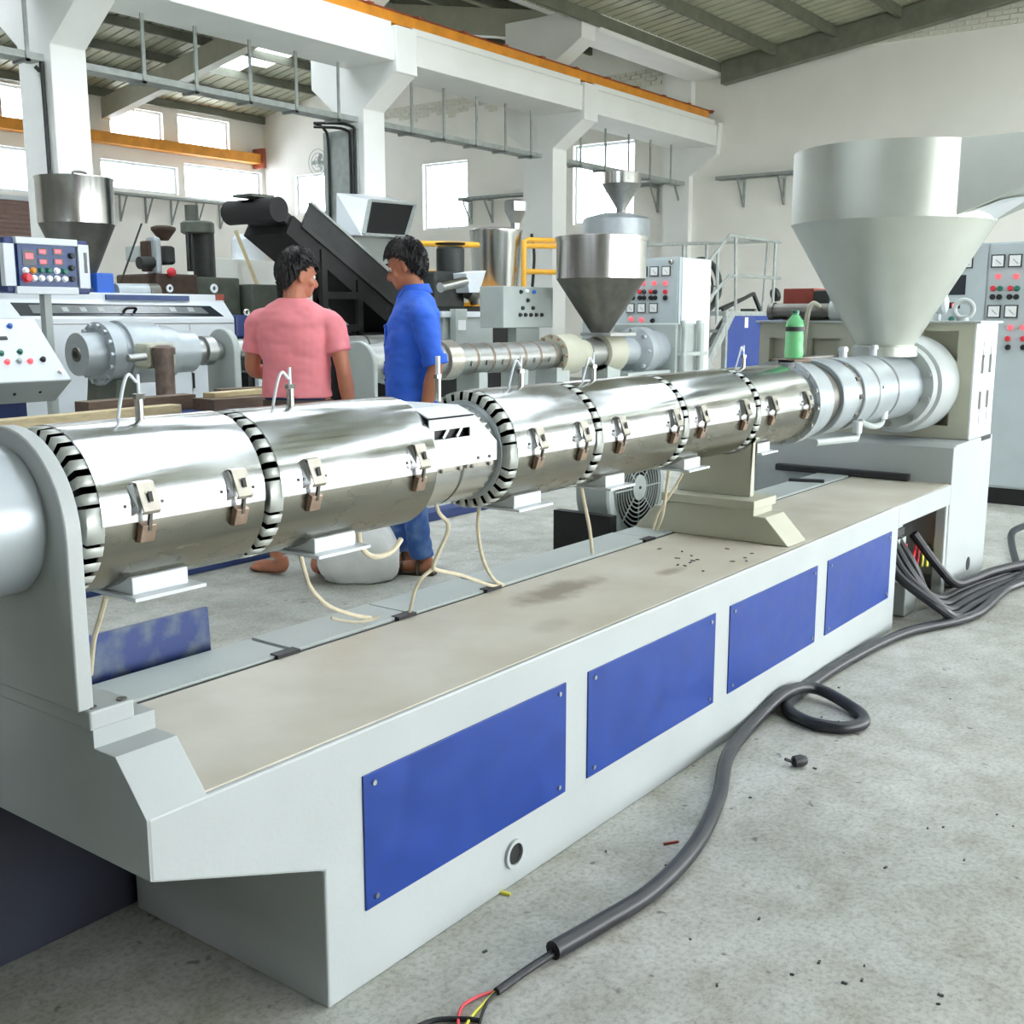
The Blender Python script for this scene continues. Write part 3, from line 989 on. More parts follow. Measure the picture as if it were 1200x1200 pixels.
# thermocouple posts standing on the barrel
def post(px, py0, py1, hook):
    a = P(px, py0, y=AY + 0.01)
    base = Vector((a.x, AY, AZ + CR))
    top = P(px, py1, y=AY)
    top.x = a.x; top.y = AY
    m_ = MB(); m_.cyl(base - Vector((0, 0, 0.02)), base + Vector((0, 0, 0.035)), 0.008, n=12); m_.cyl(base + Vector((0, 0, 0.035)), base + Vector((0, 0, 0.045)), 0.011, n=6)
    pb = m_.build('thermocouple_base', 'steel', EX)
    m_ = MB()
    if hook: m_.tube([base + Vector((0, 0, 0.03)), base + Vector((0, 0, 0.08)), base + Vector((-0.004, 0, top.z - base.z - 0.01)), base + Vector((-0.02, 0.0, top.z - base.z + 0.004)), base + Vector((-0.035, 0.0, 0.05)), base + Vector((-0.04, 0.02, -0.03))], 0.0032, 8, 5)
    else: m_.tube([base + Vector((0, 0, 0.03)), base + Vector((0.001, 0, 0.09)), top], 0.006, 8, 4)
    m_.build('thermocouple_lead', 'paint_white', pb)
post(160, 485, 441, True); post(337, 475, 438, True); post(510, 478, 433, False)
post(607, 455, 424, True); post(692, 445, 421, True); post(868, 432, 408, True)

# far-end flanges of the barrel and the ribbed feed section
AX = (1, 0, 0)
m2 = MB(); m2.lathe([(4.165, 0.10), (4.165, 0.170), (4.225, 0.170), (4.228, 0.158), (4.34, 0.158)], (0, AY, AZ), AX, 56)
fl = m2.build('barrel_flange', 'alu_paint', EX)
for k in range(14):
    a = 2 * PI * k / 14 + 0.1
    c = Vector((4.165, AY + 0.155 * math.cos(a), AZ + 0.155 * math.sin(a)))
    m2 = MB(); m2.cyl(c - Vector((0.016, 0, 0)), c, 0.013, n=10); m2.cyl(c - Vector((0.0165, 0, 0)), c - Vector((0.012, 0, 0)), 0.007, n=6); m2.build('bolt', 'steel_dull', fl)
segs = [(4.34, 4.45, 0.142, 'steel_dark'), (4.45, 4.62, 0.160, 'alu_paint'), (4.62, 4.70, 0.147, 'steel_dull'), (4.70, 4.86, 0.160, 'alu_paint'), (4.86, 4.90, 0.152, 'steel_dull'), (4.90, 5.12, 0.158, 'alu_paint'), (5.12, 5.16, 0.150, 'steel_dull'), (5.16, 5.52, 0.157, 'alu_paint')]
for a, b, r_, mt in segs:
    m2 = MB(); m2.lathe([(a, 0.05), (a, r_ - 0.004), (a + 0.004, r_), (b - 0.004, r_), (b, r_ - 0.004), (b, 0.05)], (0, AY, AZ), AX, 56); m2.build('feed_ring', mt, EX)
for k in range(12):
    a = 2 * PI * k / 12
    c = Vector((4.66, AY + 0.150 * math.cos(a), AZ + 0.150 * math.sin(a)))
    m2 = MB(); m2.cyl(c - Vector((0.02, 0, 0)), c + Vector((0.02, 0, 0)), 0.010, n=8); m2.build('bolt', 'steel_dark', EX)
m2 = MB(); shell(m2, 4.92, 5.11, 0.157, 0.164, R(8), R(12), 4); m2.build('seam_strip', 'alu', EX, 0)
# big bolted flange on the gearbox
m2 = MB(); m2.lathe([(5.50, 0.10), (5.50, 0.205), (5.52, 0.215), (5.545, 0.215), (5.55, 0.232), (5.62, 0.245), (5.80, 0.245)], (0, AY, AZ), AX, 64)
gf = m2.build('gearbox_flange', 'paint', EX)
for k in range(10):
    a = 2 * PI * (k + 0.5) / 10
    c = Vector((5.50, AY + 0.187 * math.cos(a), AZ + 0.187 * math.sin(a)))
    m2 = MB(); m2.cyl(c - Vector((0.02, 0, 0)), c, 0.016, n=12); m2.cyl(c - Vector((0.0205, 0, 0)), c - Vector((0.015, 0, 0)), 0.009, n=6); m2.build('bolt', 'steel_dull', gf)
# water pipes under the feed section, fittings on top
m2 = MB(); m2.tube([(4.25, 1.68, 0.85), (4.6, 1.66, 0.835), (4.66, 1.66, 0.835), (4.68, 1.66, 0.88)], 0.014, 10, 4); m2.build('water_pipe', 'paint_grey', EX)
m2 = MB(); m2.tube([(4.70, 1.66, 0.90), (4.9, 1.68, 0.865), (5.05, 1.69, 0.86), (5.08, 1.69, 0.90), (5.08, 1.70, 0.93)], 0.013, 10, 4); m2.build('water_pipe', 'paint_grey', EX)
for q, z_ in ((4.67, 0.855), (5.08, 0.885)):
    m2 = MB(); m2.cyl((q, 1.66 + (q - 4.67) * 0.07, z_), (q, 1.66 + (q - 4.67) * 0.07, z_ + 0.05), 0.02, n=12); m2.build('pipe_union', 'paint_white', EX)
for q in (4.83, 5.22):
    m2 = MB(); m2.cyl((q, AY, AZ + 0.15), (q, AY, AZ + 0.205), 0.018, n=12); m2.cyl((q, AY, AZ + 0.185), (q, AY, AZ + 0.2), 0.024, n=6); m2.build('top_fitting', 'paint_white', EX)
m2 = MB(); m2.box(4.35, AY + 0.02, AZ + 0.158, 4.86, AY + 0.10, AZ + 0.17); m2.build('top_rail', 'steel_dark', EX, 0)
# gearbox housing with recessed windows on a pedestal
GY1 = 2.64
GX0, GX1, GZ0, GZ1 = 5.80, 6.21, 0.735, 1.312
mb = MB()
rec = [(1.60, 1.74, 0.80, 0.985), (1.575, 1.76, 1.13, 1.275), (2.18, 2.35, 1.06, 1.23), (2.40, 2.58, 1.06, 1.23)]
for a0, a1, b0, b1 in cells(1.5, GY1, GZ0, GZ1, rec): mb.box(GX0, a0, b0, GX0 + 0.05, a1, b1)
mb.box(GX0 + 0.05, 1.5, GZ0, GX1, GY1, GZ1)
gb = mb.build('gearbox', 'paint_cream', EX, 0)
for q0, q1, z0, z1 in rec:
    MB().box(GX0 + 0.048, q0, z0, GX0 + 0.051, q1, z1).build('recess_panel', 'paint_cream', gb, 0)
MB().box(GX0 - 0.02, 1.47, GZ1, GX1 + 0.01, GY1 + 0.02, GZ1 + 0.012).build('gearbox_lid', 'paint', gb, 0, 0.002)
mb = MB()
for a0, a1, b0, b1 in cells(GX0, GX1, GZ0, GZ1, [(5.93, 5.985, 1.06, 1.155), (6.075, 6.13, 1.06, 1.155), (5.92, 5.975, 0.88, 0.97), (6.065, 6.12, 0.88, 0.97)]):
    mb.box(a0, 1.492, b0, a1, 1.5, b1)
mb.build('gearbox_side', 'paint_white', gb, 0)
MB().box(5.9, 1.499, 0.86, 6.15, 1.5, 1.17).build('slot_back', 'steel_dark', gb, 0)
for q in (5.957, 6.102):
    MB().box(q - 0.003, 1.4905, 1.155, q + 0.003, 1.492, 1.22).build('slot_line', 'steel_dark', gb, 0)
    MB().box(q - 0.008, 1.4905, 0.79, q - 0.002, 1.492, 0.88).build('slot_line', 'steel_dark', gb, 0)
m2 = MB(); m2.ring((6.02, 1.62, GZ1 + 0.07), (1, 0.2, 0), 0.045, 0.014, 24, 8); m2.cyl((6.02, 1.62, GZ1), (6.02, 1.62, GZ1 + 0.03), 0.03, n=12); m2.build('lifting_eye', 'paint', gb)
c = P(1100, 362, x=6.0)
m2 = MB(); m2.lathe([(-0.09, 0.004), (-0.01, 0.05), (0.0, 0.052), (0.012, 0.062), (0.03, 0.062), (0.045, 0.03), (0.05, 0.0)], c + Vector((0, 0, 0.03)), (0.25, -1, 0.15), 24); m2.build('vent_bell', 'paint_white', gb)
m2 = MB(); m2.cyl((c.x, c.y, GZ1), (c.x, c.y, c.z + 0.02), 0.014, n=10); m2.build('vent_stem', 'paint_white', gb)
mb = MB()
mb.prism([(5.5, T - 0.003), (5.5, 0.722), (5.56, 0.733), (6.21, 0.733), (6.21, 0.0), (5.66, 0.0), (5.5, 0.09)], 'y', Y0, GY1)
pd = mb.build('pedestal', 'paint', EX, 0, 0.004)
m2 = MB(); m2.cyl((5.9, Y0 - 0.002, 0.085), (5.9, Y0 + 0.004, 0.085), 0.035, n=20); m2.build('pedestal_hole', 'black', pd)
MB().box(5.99, Y0 - 0.003, 0.715, 6.16, Y0 + 0.005, 0.735).build('pedestal_gap', 'black', pd, 0)
MB().box(5.485, Y0, 0.06, 5.499, Y0 + 0.02, 0.45).build('bay_jamb', 'steel_dull', pd, 0)
# cable bay inside: back plate, terminal blocks
MB().box(4.74, 1.80, 0.02, 5.44, 1.82, 0.45).build('bay_back', 'dark_machine', EX, 0)
MB().box(4.95, 1.50, 0.005, 5.12, 1.70, 0.16).build('bay_block', 'paint_grey', EX, 0, 0.004)
for k, (mt, z_) in enumerate((('paint_grey', 0.40), ('dark_machine', 0.36), ('paint_grey', 0.31), ('red', 0.27))):
    MB().box(4.78 + 0.02 * k, 1.56, z_, 5.05 + 0.03 * k, 1.79, z_ + 0.035).build('terminal_block', mt, EX, 0)
# middle saddle support: bridge, foot plate, upright
SX = 3.70
mb = MB()
mb.prism([(Y0 + 0.03, T), (1.60, 0.645), (1.645, 0.645), (1.645, 0.67), (2.0, 0.67), (2.0, 0.645), (2.05, 0.645), (2.135, T)], 'x', SX - 0.08, SX + 0.08)
mb.build('saddle_bridge', 'paint_cream', EX, 0, 0.003)
mb = MB(); mb.box(SX - 0.10, 1.635, 0.67, SX + 0.09, 2.01, 0.702); mb.build('saddle_foot', 'paint_cream', EX, 0, 0.003)
n = 18
poly = [(1.69, 0.702), (1.69, 0.93)] + [(AY - 0.157 * math.cos(R(38) + (PI - 2 * R(38)) * i / n), AZ - 0.157 * math.sin(R(38) + (PI - 2 * R(38)) * i / n)) for i in range(n + 1)] + [(1.94, 0.93), (1.99, 0.702)]
mb = MB(); mb.prism(poly, 'x', SX - 0.016, SX + 0.016); mb.build('saddle_upright', 'paint_cream', EX, 20, 0.002)

# conical hopper with a drum rim and a side chute
HX, HY = 5.37, 1.8
m2 = MB(); m2.lathe([(1.16, 0.15), (1.205, 0.15), (1.21, 0.135), (1.215, 0.135)], (HX, HY, 0), (0, 0, 1), 48); m2.build('hopper_neck', 'hopper_paint', EX)
HR = 0.458; HZ0, HZ1 = 1.775, 2.10
m2 = MB(); m2.lathe([(1.20, 0.128), (HZ0, HR), (HZ0, HR - 0.004), (1.20, 0.124)], (HX, HY, 0), (0, 0, 1), 72)
hc = m2.build('hopper_cone', 'hopper_paint', EX, 40)
m2 = MB(); m2.lathe([(HZ0 - 0.002, HR + 0.001), (HZ1, HR + 0.001), (HZ1, HR - 0.004), (HZ0 - 0.002, HR - 0.004), (HZ0 - 0.002, HR + 0.001)], (HX, HY, 0), (0, 0, 1), 72)
hd = m2.build('hopper_drum', 'hopper_paint', EX, 40)
cx0, cx1 = HX - 0.27, HX + 0.27
ya = HY - math.sqrt(HR ** 2 - 0.27 ** 2) + 0.01
yb = ya - 0.75
m2 = MB()
th = 0.004
for x_ in (cx0, cx1):
    m2.prism([(ya, HZ0 + 0.0), (ya, HZ1), (yb, HZ1 + 0.0), (yb, HZ1 - 0.02)], 'x', x_ - th / 2, x_ + th / 2)
m2.add([(cx0, ya, HZ0), (cx1, ya, HZ0), (cx1, yb, HZ1 - 0.02), (cx0, yb, HZ1 - 0.02)], [(0, 1, 2, 3)])
m2.build('hopper_chute', 'hopper_paint', EX, 0)
m2 = MB(); m2.add([(cx0 + 0.03, ya + 0.01, HZ0 - 0.002), (cx0 + 0.28, ya - 0.10, HZ0 - 0.002), (cx0 + 0.28, ya - 0.26, HZ0 + 0.098), (cx0 + 0.06, ya - 0.18, HZ0 + 0.065)], [(0, 1, 2, 3)])
m2.build('chute_gusset', 'paint_white', EX, 0)

# ------------------------------------------------------------------ background machines
def fbox(m_, px0, py0, px1, py1, y, dy):
    """box whose front lies in the plane y and spans the measured sight lines"""
    a = P(px0, py0, y=y); b = P(px1, py1, y=y); pm = (px0 + px1) / 2
    z0 = P(pm, py1, y=y).z; z1 = P(pm, py0, y=y).z
    m_.box(a.x, y, z0, b.x, y + dy, z1)
    return m_


def xr(px, y, py=380):
    return P(px, py, y=y).x


def zr_(px, py, y):
    return P(px, py, y=y).z


def gauge_cluster(parent, x, ys, z, mt_size=0.055):
    for y in ys:
        m_ = MB(); m_.box(x - 0.012, y - mt_size, z - mt_size, x, y + mt_size, z + mt_size)
        g = m_.build('gauge', 'dark_machine', parent, 0)
        m_ = MB(); m_.box(x - 0.014, y - mt_size * 0.82, z - mt_size * 0.82, x - 0.011, y + mt_size * 0.82, z + mt_size * 0.82)
        m_.build('gauge_face', 'gauge_face', g, 0)
        m_ = MB(); m_.bar((x - 0.0145, y - mt_size * 0.5, z - mt_size * 0.5), (x - 0.0145, y + mt_size * 0.3, z + mt_size * 0.25), 0.003, 0.003)
        m_.build('needle', 'black', g, 0)


def knob(parent, c, r, d, mt, name='button'):
    c = Vector(c); d = Vector(d).normalized()
    m_ = MB(); m_.lathe([(0, r * 1.25), (r * 0.4, r * 1.25), (r * 0.4, r), (r * 1.3, r), (r * 1.5, r * 0.8)], c, d, 12)
    return m_.build(name, mt, parent)


# tall grey control cabinet behind the extruder, front facing the bed
CX = 8.46
t = thing('control_cabinet', 'tall grey control cabinet with gauges behind the large hopper', 'cabinet', (CX + 0.3, 1.6, 0))
MB().box(CX, 0.2, 0.12, CX + 0.6, 2.75, 1.86).build('body', 'cab_grey', t, 0, 0.004)
MB().box(CX + 0.02, 0.2, 0, CX + 0.58, 2.75, 0.12).build('plinth', 'black', t, 0)
yd = P(1152, 400, x=CX).y
for a, b in ((yd + 0.006, 2.74), (1.10, yd - 0.006), (0.21, 1.088)):
    MB().box(CX - 0.012, a, 0.135, CX, b, 1.85).build('door', 'cab_grey', t, 0, 0.003)
def cy(px, py): q = P(px, py, x=CX - 0.012); return q.y, q.z
g = [cy(q, 306) for q in (1133, 1170, 1190)]
gauge_cluster(t, CX - 0.012, [q[0] for q in g] + [1.70, 1.55], g[1][1], 0.045)
g = [cy(q, 365) for q in (1165, 1185)]
gauge_cluster(t, CX - 0.012, [q[0] for q in g] + [1.62], g[0][1], 0.045)
for px, py, mt in [(1170, 324, 'lamp_red'), (1191, 324, 'lamp_red'), (1164, 338, 'red'), (1172, 338, 'green_btn'), (1184, 338, 'red'), (1192, 338, 'green_btn'), (1163, 348, 'black'), (1171, 348, 'black'), (1183, 348, 'black'), (1191, 348, 'black'),
                   (1184, 384, 'lamp_red'), (1181, 397, 'red'), (1181, 407, 'black'), (1199, 384, 'lamp_red'), (1199, 397, 'red'), (1199, 407, 'black'), (1115, 374, 'green_btn')]:
    y_, z_ = cy(px, py)
    knob(t, (CX - 0.012, y_, z_), 0.016, (-1, 0, 0), mt)
y_, z_ = cy(1120, 334)
MB().box(CX - 0.016, y_ - 0.07, z_ - 0.07, CX - 0.011, y_ + 0.09, z_ + 0.07).build('screen', 'screen', t, 0)
y_, z_ = cy(1115, 358)
MB().box(CX - 0.016, y_ - 0.06, z_ - 0.022, CX - 0.011, y_ + 0.05, z_ + 0.022).build('meter', 'black', t, 0)
MB().box(CX - 0.018, y_ - 0.045, z_ - 0.014, CX - 0.0155, y_ - 0.005, z_ + 0.014).build('meter_digits', 'led_red', t, 0)
y_, z_ = cy(1142, 293)
MB().box(CX - 0.03, y_ - 0.015, z_ - 0.02, CX - 0.011, y_ + 0.015, z_ + 0.02).build('door_lock', 'steel', t, 0)

# red box, old pipe and bits lying on the gearbox
GT = GZ1 + 0.012
a = P(921, 375, x=6.0); b = P(958, 338, x=6.0)
tag(MB().box(5.95, b.y, GT, 6.15, a.y, b.z).build('steel_box', 'red_box', None, 0, 0.004), 'rusty red steel box lying on the gearbox behind the hopper', 'box')
a = P(955, 338, x=6.0)
tag(MB().box(5.93, 2.30, GT, 6.12, a.y - 0.02, a.z - 0.01).build('motor_block', 'dark_machine', None, 0, 0.01), 'dark motor block lying on the gearbox beside the red box', 'motor')
t = thing('pipe_elbow', 'grimy steel pipe with an elbow lying on the gearbox before the red box', 'pipe', (5.88, 2.4, GT))
r_ = 0.043
MB().lathe([(0, r_ - 0.008), (0, r_ + 0.006), (0.03, r_ + 0.006), (0.03, r_), (0.36, r_), (0.36, r_ - 0.008), (0, r_ - 0.008)], (5.87, 2.615, GT + r_ + 0.006), (0, -1, 0), 24).build('pipe', 'steel_dark', t)
m2 = MB(); m2.tube([(5.87, 2.26, GT + 0.05), (5.87, 2.18, GT + 0.055), (5.88, 2.11, GT + 0.07), (5.90, 2.06, GT + 0.07)], 0.055, 16, 5); m2.build('elbow', 'paint_grey', t)
m2 = MB(); m2.tube([(5.80, 2.30, GT + 0.07), (5.77, 2.33, GT + 0.09), (5.755, 2.35, GT + 0.03), (5.755, 2.36, GT - 0.15), (5.755, 2.37, GT - 0.35)], 0.014, 8, 5); m2.build('hose', 'paint_cream', t)

# ---- second extruder, behind the two men
L2, Z2 = 5.8, 1.0
x2 = lambda px: xr(px, L2, 415)
t2 = thing('extruder', 'second extruder with banded heater barrel under the stainless conical hopper', 'extruder', (x2(600), L2, 0))
r2 = 0.125
xs = [x2(q) for q in (530, 548, 567, 585, 604, 622, 640, 652)]
for i in range(len(xs) - 1):
    m2 = MB(); m2.lathe([(xs[i] + 0.006, 0.05), (xs[i] + 0.006, r2), (xs[i + 1] - 0.012, r2), (xs[i + 1] - 0.012, 0.05)], (0, L2, Z2), AX, 36)
    hb = m2.build('heater_band', 'steel_dull', t2)
    m2 = MB(); m2.lathe([(xs[i + 1] - 0.02, r2 - 0.01), (xs[i + 1] - 0.02, r2 + 0.004), (xs[i + 1] - 0.008, r2 + 0.004), (xs[i + 1] - 0.008, r2 - 0.01)], (0, L2, Z2), AX, 36); m2.build('band_edge', 'bronze', hb)
    xm = (xs[i] + xs[i + 1]) / 2
    MB().box(xm - 0.012, L2 - r2 - 0.006, Z2 - 0.05, xm + 0.012, L2 - r2 + 0.01, Z2 - 0.01).build('band_terminal', 'steel_dark', hb, 0)
m2 = MB(); m2.lathe([(x2(646), 0.05), (x2(646), 0.185), (x2(668), 0.185), (x2(674), 0.15), (x2(680), 0.13), (x2(715), 0.13)], (0, L2, Z2), AX, 44); f2 = m2.build('flange', 'paint_cream', t2)
for k in range(12):
    a = 2 * PI * k / 12
    c = Vector((x2(646), L2 + 0.165 * math.cos(a), Z2 + 0.165 * math.sin(a)))
    m2 = MB(); m2.cyl(c - Vector((0.03, 0, 0)), c, 0.016, n=8); m2.build('bolt', 'bronze', f2)
m2 = MB(); m2.lathe([(x2(682), 0.05), (x2(682), 0.138), (x2(699), 0.138), (x2(699), 0.05)], (0, L2, Z2), AX, 36); m2.build('heater_band', 'steel_dull', t2)
m2 = MB(); m2.lathe([(x2(700), 0.05), (x2(700), 0.17), (x2(712), 0.205), (x2(716), 0.205), (x2(716), 0.05)], (0, L2, Z2), AX, 44); m2.build('feed_housing', 'paint_cream', t2)
m2 = MB(); m2.lathe([(x2(716), 0.05), (x2(716), 0.12), (x2(738), 0.13), (x2(742), 0.235), (x2(752), 0.24), (x2(757), 0.20), (x2(766), 0.20)], (0, L2, Z2), AX, 44); m2.build('thrust_housing', 'alu_paint', t2)
for k in range(8):
    a = 2 * PI * k / 8
    c = Vector((x2(741), L2 + 0.205 * math.cos(a), Z2 + 0.205 * math.sin(a)))
    m2 = MB(); m2.cyl(c - Vector((0.05, 0, 0)), c, 0.018, n=8); m2.build('bolt', 'alu', t2)
m2 = MB(); m2.box(x2(766), L2 - 0.26, 0.3, x2(800), L2 + 0.5, Z2 + 0.27)
g2 = m2.build('gearbox', 'paint_grey', t2, 0, 0.015)
for dy in (-0.28, ):
    for q in (770, 789):
        m2 = MB(); m2.tube([(x2(q), L2 - 0.29, Z2 + 0.30), (x2(q), L2 - 0.31, Z2 + 0.22), (x2(q), L2 - 0.31, Z2 + 0.05), (x2(q), L2 - 0.30, 0.5)], 0.03, 8, 4); m2.build('cast_rib', 'paint_grey', g2)
MB().box(x2(768), L2 - 0.33, Z2 - 0.06, x2(797), L2 - 0.255, Z2 - 0.02).build('split_flange', 'paint_grey', g2, 0)
# bed of the second extruder: pale grey with a blue band above the floor
m2 = MB(); m2.box(x2(425), L2 - 0.32, 0.12, x2(800), L2 + 0.32, 0.62); b2 = m2.build('bed', 'paint_grey', t2, 0, 0.01)
MB().box(x2(425) + 0.05, L2 - 0.325, 0.18, x2(800), L2 - 0.319, 0.52).build('bed_panel', 'blue_dark', b2, 0)
MB().box(x2(425) + 0.02, L2 - 0.30, 0.0, x2(800) - 0.02, L2 + 0.30, 0.12).build('plinth', 'paint_white', b2, 0)
for q0, q1 in ((548, 558), (600, 606), (640, 655), (700, 715)):
    MB().box(x2(q0), L2 - 0.12, 0.62, x2(q1), L2 + 0.12, Z2 - 0.11).build('barrel_post', 'paint_grey', t2, 0)
MB().box(x2(716), L2 - 0.2, 0.62, x2(766), L2 + 0.25, 0.80).build('thrust_base', 'paint_grey', t2, 0)
# wrapped die end and collar to the left of the man in blue
m2 = MB(); m2.lathe([(x2(513), 0.05), (x2(513), 0.155), (x2(527), 0.16), (x2(530), 0.12)], (0, L2, Z2), AX, 24)
m2.build('wrapped_die', 'tin', t2)
m2 = MB(); m2.lathe([(x2(424), 0.06), (x2(424), 0.14), (x2(448), 0.145), (x2(450), 0.16), (x2(456), 0.16), (x2(456), 0.13), (x2(514), 0.13)], (0, L2, Z2), AX, 36)
m2.build('die_body', 'steel_dull', t2)
MB().box(x2(434), L2 - 0.15, Z2 - 0.08, x2(438), L2 - 0.13, Z2 + 0.02).build('die_terminal', 'steel_dark', t2, 0)
n = 16
hw = 0.168
poly = [(L2 - hw, 0.62), (L2 + hw, 0.62)] + [(L2 + hw * math.cos(PI * i / n), Z2 + hw * math.sin(PI * i / n)) for i in range(n + 1)]
m2 = MB(); m2.prism(poly, 'x', x2(418), x2(423)); m2.build('arch_support', 'paint_grey', t2, 20, 0.01)
# stainless hopper of the second extruder
hx = x2(703); hy = L2
k_ = (P(750, 330, y=L2) - P(656, 330, y=L2)).dot(RT) / 2
za = zr_(703, 283, L2); zb = zr_(703, 327, L2); zc = Z2 + 0.19
m2 = MB(); m2.lathe([(zb, k_), (za, k_), (za, k_ + 0.012), (za + 0.04, k_ + 0.012), (za + 0.05, k_ * 0.9), (za + 0.06, 0)], (hx, hy, 0), (0, 0, 1), 48); m2.build('hopper_drum', 'steel', t2)
m2 = MB(); m2.lathe([(zc, 0.09), (zb, k_ - 0.002)], (hx, hy, 0), (0, 0, 1), 48); m2.build('hopper_cone', 'steel_dark', t2)
MB().box(hx - 0.16, hy - 0.22, zc - 0.03, hx + 0.3, hy + 0.12, zc).build('slide_gate', 'steel_dull', t2, 0)
# control box on a post
t = thing('control_box', 'grey control box with knobs on a post above the second extruder barrel', 'control box', (xr(625, 6.3), 6.4, 0))
m2 = MB(); fbox(m2, 590, 336, 648, 384, 6.3, 0.28); cb = m2.build('box', 'paint_grey', t, 0, 0.008)
MB().box(xr(605, 6.4), 6.4, 0, xr(632, 6.4), 6.5, zr_(620, 384, 6.3)).build('post', 'paint_grey', t, 0)
for px, py, mt in [(610, 342, 'dark_machine'), (617, 341, 'white_btn'), (625, 342, 'blue_btn'), (618, 352, 'dark_machine'), (612, 361, 'dark_machine'), (624, 361, 'dark_machine')] + [(609 + 6.3 * k, 369, 'dark_machine') for k in range(5)]:
    c = P(px, py, y=6.3); knob(cb, c, 0.016, (0, -1, 0), mt)

# ---- tank mixer platform behind the second extruder
# grey gear case
t = thing('gear_case', 'grey gear case with bolted lid behind the man in the blue shirt', 'gear case', (xr(555, 7.4), 7.5, 0))
m2 = MB(); fbox(m2, 520, 372, 578, 412, 7.4, 0.5); m2.build('case', 'paint_grey', t, 0, 0.01)
m2 = MB(); fbox(m2, 518, 365, 581, 372, 7.36, 0.56); m2.build('lid', 'paint_white', t, 0, 0.006)
m2 = MB(); fbox(m2, 534, 362, 548, 408, 7.3, 0.08); m2.build('hinge_bar', 'paint_grey', t, 0, 0.006)
m2 = MB(); fbox(m2, 537, 375, 546, 387, 7.29, 0.01); m2.build('label_plate', 'paper', t, 0)
MB().box(xr(522, 7.42), 7.42, 0, xr(576, 7.42), 7.88, zr_(550, 412, 7.4)).build('stand', 'dark_machine', t, 0)
# feeder unit, black
t = thing('granule_feeder', 'black motor driven feeder with a pale funnel beside the man in blue', 'feeder', (xr(530, 8.2), 8.4, 0))
c = P(528, 326, y=8.4); rr = (P(546, 320, y=8.4) - P(511, 320, y=8.4)).dot(RT) / 2
m2 = MB(); m2.lathe([(zr_(528, 328, 8.4), rr), (zr_(528, 292, 8.4), rr), (zr_(528, 289, 8.4), rr * 0.85)], (c.x, 8.4, 0), (0, 0, 1), 28); m2.build('motor', 'dark_machine', t)
m2 = MB(); m2.lathe([(zr_(528, 287, 8.4), rr), (zr_(528, 285, 8.4), rr * 1.1), (zr_(528, 284, 8.4), 0)], (c.x, 8.4, 0), (0, 0, 1), 28); m2.build('motor_cap', 'dark_machine', t)
m2 = MB(); fbox(m2, 509, 318, 545, 362, 8.2, 0.5); m2.build('gear_body', 'dark_machine', t, 0, 0.03)
m2 = MB(); m2.cyl(P(516, 337, y=8.0), P(545, 330, y=8.0), 0.055, n=20); m2.build('feed_tube', 'steel', t)
m2 = MB()
q = [P(546, 320, y=8.0), P(570, 317, y=8.0), P(562, 343, y=8.0), P(550, 343, y=8.0)]
m2.add([tuple(p) for p in q] + [(p.x + 0.02, 8.3, p.z) for p in q], [(0, 1, 2, 3), (7, 6, 5, 4), (0, 4, 5, 1), (1, 5, 6, 2), (2, 6, 7, 3), (3, 7, 4, 0)]); m2.build('funnel', 'paint_white', t, 0, 0.01)
m2 = MB(); m2.tube([P(548, 343, y=8.1), P(556, 348, y=8.1), P(558, 356, y=8.1)], 0.07, 12, 5); m2.build('outlet', 'steel_dark', t)
MB().box(c.x - 0.4, 8.25, 0, c.x + 0.4, 8.65, zr_(528, 360, 8.2)).build('stand', 'black', t, 0)
# stainless mixing tank
YT = 9.3
t = thing('mixing_tank', 'tall stainless mixing tank with a small hopper on its lid beside the yellow rails', 'tank', (xr(580, YT), YT, 0))
c = P(581, 310, y=YT); rr = (P(613, 300, y=YT) - P(551, 300, y=YT)).dot(RT) / 2
zt0, zt1 = zr_(581, 343, YT - 0.2), zr_(581, 272, YT)
m2 = MB(); m2.lathe([(zt0 - 0.1, rr * 0.8), (zt0, rr * 0.86), (zt1 - 0.03, rr), (zt1, rr * 1.03), (zt1 + 0.02, rr * 1.03), (zt1 + 0.05, rr * 0.7), (zt1 + 0.06, 0)], (c.x, YT, 0), (0, 0, 1), 48); tb = m2.build('tank', 'steel', t)
hx = P(604, 250, y=YT - 0.1)
k_ = (P(617, 250, y=YT) - P(590, 250, y=YT)).dot(RT) / 2
m2 = MB(); m2.lathe([(zt1 + 0.03, 0.06), (zr_(604, 263, YT), 0.07), (zr_(604, 249, YT), k_), (zr_(604, 238, YT), k_ * 1.02), (zr_(604, 236, YT), k_ * 0.8), (zr_(604, 235, YT), 0)], (hx.x, YT - 0.1, 0), (0, 0, 1), 6); m2.build('lid_hopper', 'steel_dull', t, 0)
m2 = MB(); m2.tube([(hx.x, YT - rr - 0.02, zt1 - 0.02), (hx.x + 0.05, YT - rr - 0.03, zt1 - 0.3), (hx.x + 0.02, YT - rr - 0.02, zt0 + 0.05)], 0.02, 8, 5); m2.build('hose', 'black', t)
m2 = MB(); fbox(m2, 556, 339, 600, 343, 8.9, 0.7)
fbox(m2, 556, 355, 600, 359, 8.9, 0.7)
for q in (556, 575, 596): fbox(m2, q, 343, q + 4, 355, 8.9, 0.1)
m2.build('cradle', 'orange_frame', t, 0)
MB().box(xr(550, 9.0), 8.95, 0, xr(609, 9.0), 9.8, zr_(580, 359, 8.9)).build('stand', 'black', t, 0)
